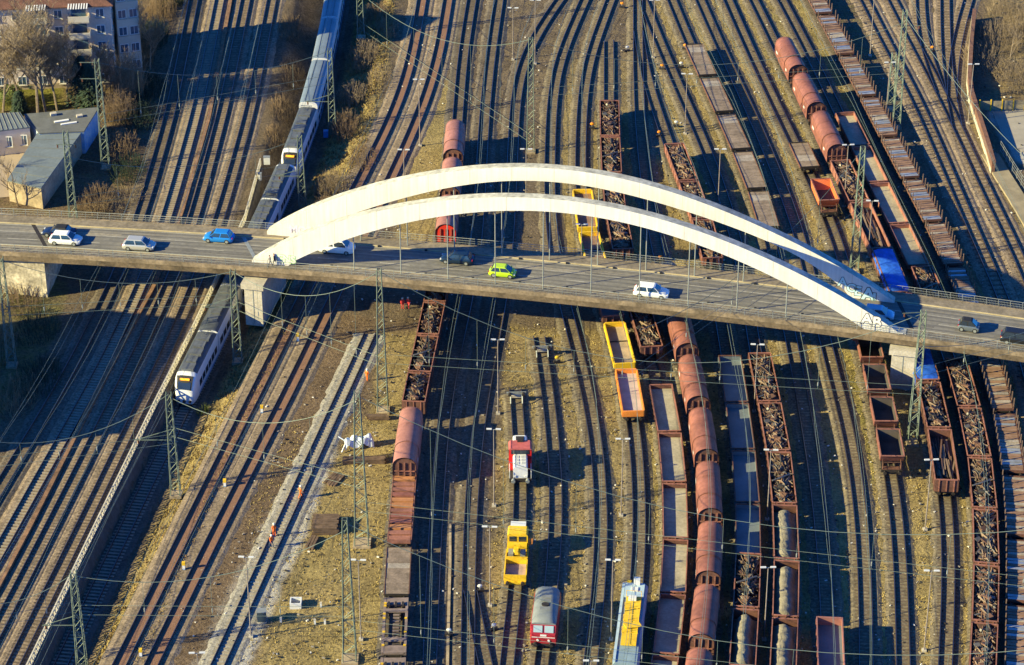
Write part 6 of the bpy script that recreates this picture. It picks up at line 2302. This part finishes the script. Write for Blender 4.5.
r, loc, rf = flat_building([(-30, 115), (20, 112), (30, 127), (-30, 134)], 4.2, M_CREAM, M_ROOFB, 'low cream annexe with ribbed blue grey roof at the photo edge')
for k in range(12):
    t = (k + .5) / 12
    a = Vector(loc[0]).lerp(Vector(loc[1]), t); b = Vector(loc[3]).lerp(Vector(loc[2]), t)
    MB().tube([(a.x, a.y, 4.22), (b.x, b.y, 4.22)], .07, 4).build('roof_rib', M_ROOFD, rf)
for k in range(4):
    a = Vector(loc[3]).lerp(Vector(loc[2]), (k + .5) / 4)
    window(r, a.x, a.y * .985 - .05, 2.2, 1.0, 1.6)
mb = MB(); mb.ext([(P(x, y).x, P(x, y).y) for x, y in ((-80, 142), (34, 140), (18, 196), (-80, 206))], .0, .06, 'z')
tag(mb.build('paved_yard', mat('paving_pinkish', (0.34, 0.27, 0.20), .9, var=.12, scale=.4, fine=.1)), 'pinkish paved yard beside the workshop', kind='structure')

# ------------------------------------------------------------------ brick wall, gate and yard at the far corner
bw = [P(x, y) for x, y in ((972, 20), (969, 50), (967, 85), (969, 102), (974, 118), (981, 140), (986, 156), (991, 174))]
root = thing('brick_wall', 'curved brick retaining wall with cream base at the edge of the yard', 'wall', (0, 0, 0))
def strip(pts, t0, t1, z0, z1, m, name, rt):
    mb = MB(); rings = []
    for i, p in enumerate(pts):
        t = (pts[min(i + 1, len(pts) - 1)] - pts[max(i - 1, 0)]).normalized(); n = Vector((-t.y, t.x, 0))
        rings.append([p + n * t0 + Vector((0, 0, z0)), p + n * t1 + Vector((0, 0, z0)), p + n * t1 + Vector((0, 0, z1)), p + n * t0 + Vector((0, 0, z1))])
    mb.loft(rings)
    return mb.build(name, m, rt)
M_BRICK = mat('brick_red_brown', (0.15, 0.075, 0.05), .9, var=.3, scale=1, fine=.3, fscale=6)
strip(bw, 0, .5, -.3, 1.9, M_BRICK, 'wall_body', root)
strip(bw, -.06, .56, 1.9, 2.05, M_BRICK, 'coping', root)
strip(bw, -.12, -.005, -.3, .8, mat('cream_plinth', (0.48, 0.43, 0.32), .85, var=.15, scale=.6), 'plinth', root)
gt = thing('fence_gate', 'yellowish board gate between the brick wall and the paved corner yard', 'gate', (0, 0, 0))
ga, gb = P(979, 111), P(1024, 110)
for k in range(5):
    p = ga.lerp(gb, k / 4)
    MB().box(p.x, p.y, .9, .16, .16, 2.0).build('post', M_YEL, gt)
for k in range(4):
    p = ga.lerp(gb, (k + .5) / 4)
    MB().box(p.x, p.y, .9, (gb - ga).length / 4 - .2, .06, 1.5).build('panel', mat('gate_boards', (0.26, 0.22, 0.14), .9, var=.2, scale=1), gt)
mb = MB(); mb.ext([(P(x, y).x, P(x, y).y) for x, y in ((992, 112), (1150, 112), (1150, 150), (1022, 152), (1004, 140))], .0, .10, 'z')
tag(mb.build('paved_corner_yard', mat('paving_pale', (0.30, 0.27, 0.22), .9, var=.12, scale=.4, fine=.1)), 'pale concrete yard beyond the brick wall', kind='structure')
# concrete slope and mesh fence below the yard
sl_t = [P(x, y) for x, y in ((1000, 152), (1012, 172), (1030, 200), (1060, 250))]
fr_ = thing('mesh_fence', 'pale mesh fence along the top of the concrete slope', 'fence', (0, 0, 0))
for i in range(len(sl_t) - 1):
    for k in range(4):
        p = sl_t[i].lerp(sl_t[i + 1], k / 4)
        MB().box(p.x, p.y, .9, .07, .07, 1.9).build('post', M_GALV, fr_)
for z_ in (.35, .85, 1.35, 1.8):
    strip(sl_t, -.02, .02, z_, z_ + .05, M_GALV, 'rail_wire', fr_)
strip([p + Vector((-1.6, -1.2, 0)) for p in sl_t], -1.4, 1.2, -.2, .35, mat('slope_concrete_tan', (0.24, 0.20, 0.13), .9, var=.25, scale=.4, fine=.2), 'slope_slab', fr_)

# ------------------------------------------------------------------ yard clutter
M_TIMB = mat('old_timber', (0.12, 0.078, 0.05), .9, var=.4, scale=1.5)


def timber_stack(px, py, Lx, n, rows, rz, label):
    b = P(px, py)
    r = thing('timber_stack', label, 'timber stack', (b.x, b.y, 0), rz, 'stacks of old timber sleepers')
    for k in range(rows):
        for i in range(n - k // 2):
            o = shared(('timb', Lx), lambda: MB().box(0, 0, 0, Lx, .28, .2), 'timber', M_TIMB, r)
            o.location = (rnd.uniform(-.2, .2), (i - n / 2) * .33 + rnd.uniform(-.03, .03), .12 + k * .22); o.rotation_euler = (0, 0, rnd.uniform(-.04, .04))


timber_stack(326, 526, 3.0, 11, 5, .02, 'large stack of brown old sleepers beside the new track')
timber_stack(365, 461, 5.2, 4, 3, .03, 'long low pile of sleepers just below the silver sheet')
timber_stack(378, 418, 2.6, 3, 3, .0, 'small sleeper pile behind the silver sheet')
timber_stack(333, 480, 2.6, 5, 1, 1.1, 'loose sleepers lying askew between the two timber stacks')
timber_stack(311, 544, 2.4, 3, 2, 1.35, 'small crosswise sleeper pile below the large timber stack')

b = P(359, 447)
r = thing('covered_rack', 'heap of equipment under a crumpled silver white sheet', 'covered rack', (b.x, b.y, 0), .2)
M_SILV = mat('silver_sheet', (0.55, 0.60, 0.63), .4, var=.2, scale=2)
vs, fs = [], []
rr2 = random.Random(5)
for i in range(15):
    for j in range(7):
        x = -1.8 + i * .26; y = -.7 + j * .24
        z = 1.35 + .25 * math.sin(i * .9) * math.cos(j * .8) + rr2.uniform(-.12, .12) - (.8 if j in (0, 6) else 0) - (.5 if i in (0, 14) else 0)
        vs.append((x, y, z))
for i in range(14):
    for j in range(6):
        a = i * 7 + j; fs.append((a, a + 7, a + 8, a + 1))
MB().add(vs, fs).build('sheet', M_SILV, r)
MB().tube([(-1.6, -.3, 1.2), (-2.3, -.9, .1)], .09, 6).build('support_leg', M_SILV, r)
MB().tube([(-1.6, -.3, 1.2), (-2.5, .3, 1.7)], .09, 6).build('support_leg', M_SILV, r)
for x in (-1.2, 1.2):
    for y in (-.5, .5):
        MB().box(x, y, .6, .1, .1, 1.3).build('rack_leg', M_GALV, r)


def small(name, px, py, label, cat, parts, group=None, rz=0, z=0.0):
    b = P(px, py, z)
    r = thing(name, label, cat, (b.x, b.y, z), rz, group)
    for nm, m, (cx, cy, cz, sx, sy, sz) in parts:
        MB().box(cx, cy, cz, sx, sy, sz).build(nm, m, r)
    return r


small('equipment_cabinet', 262, 621, 'dark blue cabinet beside the lamp at the new track', 'cabinet', [('body', mat('cab_dark', (0.03, 0.05, 0.07), .6, var=0), (0, 0, .7, 1.0, .8, 1.5)), ('roof', M_GALV, (0, 0, 1.49, 1.1, .9, .06)), ('plinth', M_CONC, (0, 0, .02, 1.1, .9, .2))])
small('concrete_shaft', 296, 606, 'pale concrete shaft frame lying on the dry grass', 'concrete shaft', [('wall', M_LAMP, (0, -.6, .4, 1.3, .14, .8)), ('wall', M_LAMP, (0, .6, .4, 1.3, .14, .8)), ('wall', M_LAMP, (-.6, 0, .4, .14, 1.05, .8)), ('wall', M_LAMP, (.6, 0, .4, .14, 1.05, .8))])
for i, (x, y, lab) in enumerate(((281, 622, 'short white post nearest the new track cabinet'), (315, 624, 'left one of two short white posts on the grass'), (325, 624, 'right one of two short white posts on the grass'), (321, 607, 'short white post behind the pair on the dry grass'))):
    small('marker_post', x, y, lab, 'post', [('post', M_LAMP, (0, 0, .3, .22, .22, .6)), ('cap', M_CONC, (0, 0, .63, .26, .26, .06))], 'short white posts')
for i, (x, y, lab) in enumerate(((298, 341, 'yellow topped white marker between the rusty lines, nearest the bridge'), (262, 413, 'yellow topped marker between the rusty lines, second from the bridge'), (225, 487, 'yellow topped marker between the rusty lines, third from the bridge'), (184, 570, 'yellow topped marker between the rusty lines, fourth from the bridge'), (141, 657, 'yellow topped marker between the rusty lines, nearest the viewer'))):
    small('track_marker', x, y, lab, 'marker', [('post', M_FRAME, (0, 0, .45, .3, .3, .55)), ('cap', M_YEL, (0, 0, .95, .38, .38, .4)), ('foot', M_TSTRIPE, (0, 0, .08, .34, .34, .25))], 'markers between the rusty lines')
LANT = [(592, 129, 'o', 'orange point lantern beside the scrap row beyond the bridge'), (662, 70, 'o', 'orange point lantern in the grass of the track fan'), (685, 50, 'o', 'orange point lantern at the head of the plank wagons'), (659, 137, 'o', 'orange point lantern at the head of the slanting scrap row'),
        (622, 8, 'o', 'orange point lantern at the photo top'), (681, 68, 'w', 'white round point lever beside the plank wagons'), (676, 127, 'w', 'white round point lever beside the second lamp of the plank row'), (932, 52, 'o', 'yellow point lantern among the bare tracks by the wall'),
        (557, 363, 'y', 'yellow post beside the buffer stop in front of the bridge'), (748, 268, 'o', 'orange lantern behind the far railing'), (660, 262, 'o', 'pale red lantern close behind the far railing'), (627, 52, 'w', 'white switch box between the upper tracks'), (449, 636, 'w', 'striped white box beside the dark tracks near the viewer'), (494, 631, 'w', 'small striped box left of the yellow machine'),
        (480, 592, 'w', 'pale point machine between the near dark tracks')]
for x, y, c_, lab in LANT:
    m = {'o': mat('lantern_orange', (0.80, 0.27, 0.02), .5, var=0), 'w': M_LAMP, 'y': M_YEL}[c_]
    b = P(x, y)
    r = thing('point_lantern', lab, 'point lantern', (b.x, b.y, 0), rnd.uniform(-.3, .3), 'point lanterns and levers')
    MB().box(0, 0, .25, .9, .35, .3).build('base', M_DARK, r)
    MB().tube([(0, 0, .3), (0, 0, .8)], .05, 6).build('post', M_GALV, r)
    mb = MB(); mb.loft([[(q * math.cos(a), q * .6 * math.sin(a), z_) for a in [k * math.pi / 4 for k in range(8)]] for q, z_ in ((.2, .7), (.3, .82), (.27, 1.0), (.1, 1.08))])
    mb.build('lantern', m, r)
small('cabinet', 267, 164, 'white relay cabinet beside the start of the lattice parapet', 'cabinet', [('body', M_LAMP, (0, 0, .6, .9, .5, 1.2)), ('roof', M_GALV, (0, 0, 1.23, 1.0, .6, .07))], 'relay cabinets')
small('cabinet', 260, 180, 'smaller white relay cabinet just below the first one', 'cabinet', [('body', M_LAMP, (0, 0, .55, .45, .45, 1.1)), ('roof', M_GALV, (0, 0, 1.13, .55, .55, .07))], 'relay cabinets')
small('waste_bin', 326, 137, 'blue bin at the foot of the train mast on the slope', 'bin', [('body', mat('bin_blue', (0.02, 0.2, 0.55), .5, var=0), (0, 0, .55, .7, .7, 1.0)), ('lid', M_TSTRIPE, (0, 0, 1.08, .76, .76, .08))], None, 0, -1.6)


def buffer_stop(tk, py, label):
    t = TK[tk]
    d = t.s_at_py(py); p = t.at(d); q = t.at(d + 1)
    r = thing('buffer_stop', label, 'buffer stop', (p.x, p.y, .3), math.atan2(q.y - p.y, q.x - p.x), 'buffer stops')
    for s in (-1, 1):
        mb = MB(); mb.tube([(0, s * .75, 0), (.9, s * .75, 1.15)], .1, 5); mb.tube([(1.9, s * .75, 0), (.9, s * .75, 1.15)], .1, 5)
        mb.build('strut', M_GALV, r)
        MB().cyl((1.25, s * .87, 1.05), (1, 0, 0), .2, .5, 10).build('buffer', M_DARK, r)
    MB().box(.95, 0, 1.05, .16, 2.5, .35).build('beam', M_GALV, r)
    MB().box(.4, 0, .3, .5, 1.6, .35).build('weight', M_CONC, r)


buffer_stop('u2', 352, 'white buffer stop on the siding just in front of the bridge')
buffer_stop('u3', 398, 'buffer stop at the head of the shunter siding')

mb = MB()
cp = [P(x, y) for x, y in ((450, 525), (450, 565), (449, 600), (448, 640), (447, 690))]
rings = []
for p in cp: rings.append([p + Vector((a, 0, b)) for a, b in ((-.16, -.05), (-.16, .2), (.16, .2), (.16, -.05))])
mb.loft(rings)
tag(mb.build('cable_duct', M_CONCD), 'pale concrete cable duct between the dark tracks near the viewer', 'cable duct')
b = P(866, 366)
r = thing('tank_cylinder', 'brown horizontal tank at the head of the hopper row by the bridge', 'tank', (b.x - .4, b.y + 1.5, RAILTOP + 2.1), .1)
mb = MB(); mb.tube([(-1.7, 0, 1.3), (-1.55, 0, 1.3), (1.55, 0, 1.3), (1.7, 0, 1.3)], [.35, .6, .6, .35], 14); mb.build('shell', M_HOOD, r, smooth=True)
for x in (-1, 1): MB().box(x, 0, .62, .2, .9, .5).build('saddle', M_RUST, r)

# litter and stones strewn over the yard: too many to count
mb = MB()
rl = random.Random(21)
for i in range(5200):
    px, py = rl.uniform(180, 1030), rl.uniform(-5, 675)
    q = P(px, py)
    if q.x < float(tl_.x_at(q.y)) + 11: continue
    s_ = rl.uniform(.05, .17)
    mb.box(q.x, q.y, s_ * .4 + (.05 if rl.random() < .5 else 0.12), s_ * rl.uniform(.8, 2.2), s_, s_ * .8, rl.uniform(0, 3), rl.choices((0, 1, 2), (5, 3, 2))[0])
tag(mb.build('stones', [mat('stone_grey', (0.26, 0.23, 0.19), .9, var=.2), M_DARK, mat('litter_pale', (0.6, 0.58, 0.52), .8, var=.1)], None, fix=False), 'loose stones and litter strewn across the yard', 'stones', kind='stuff')
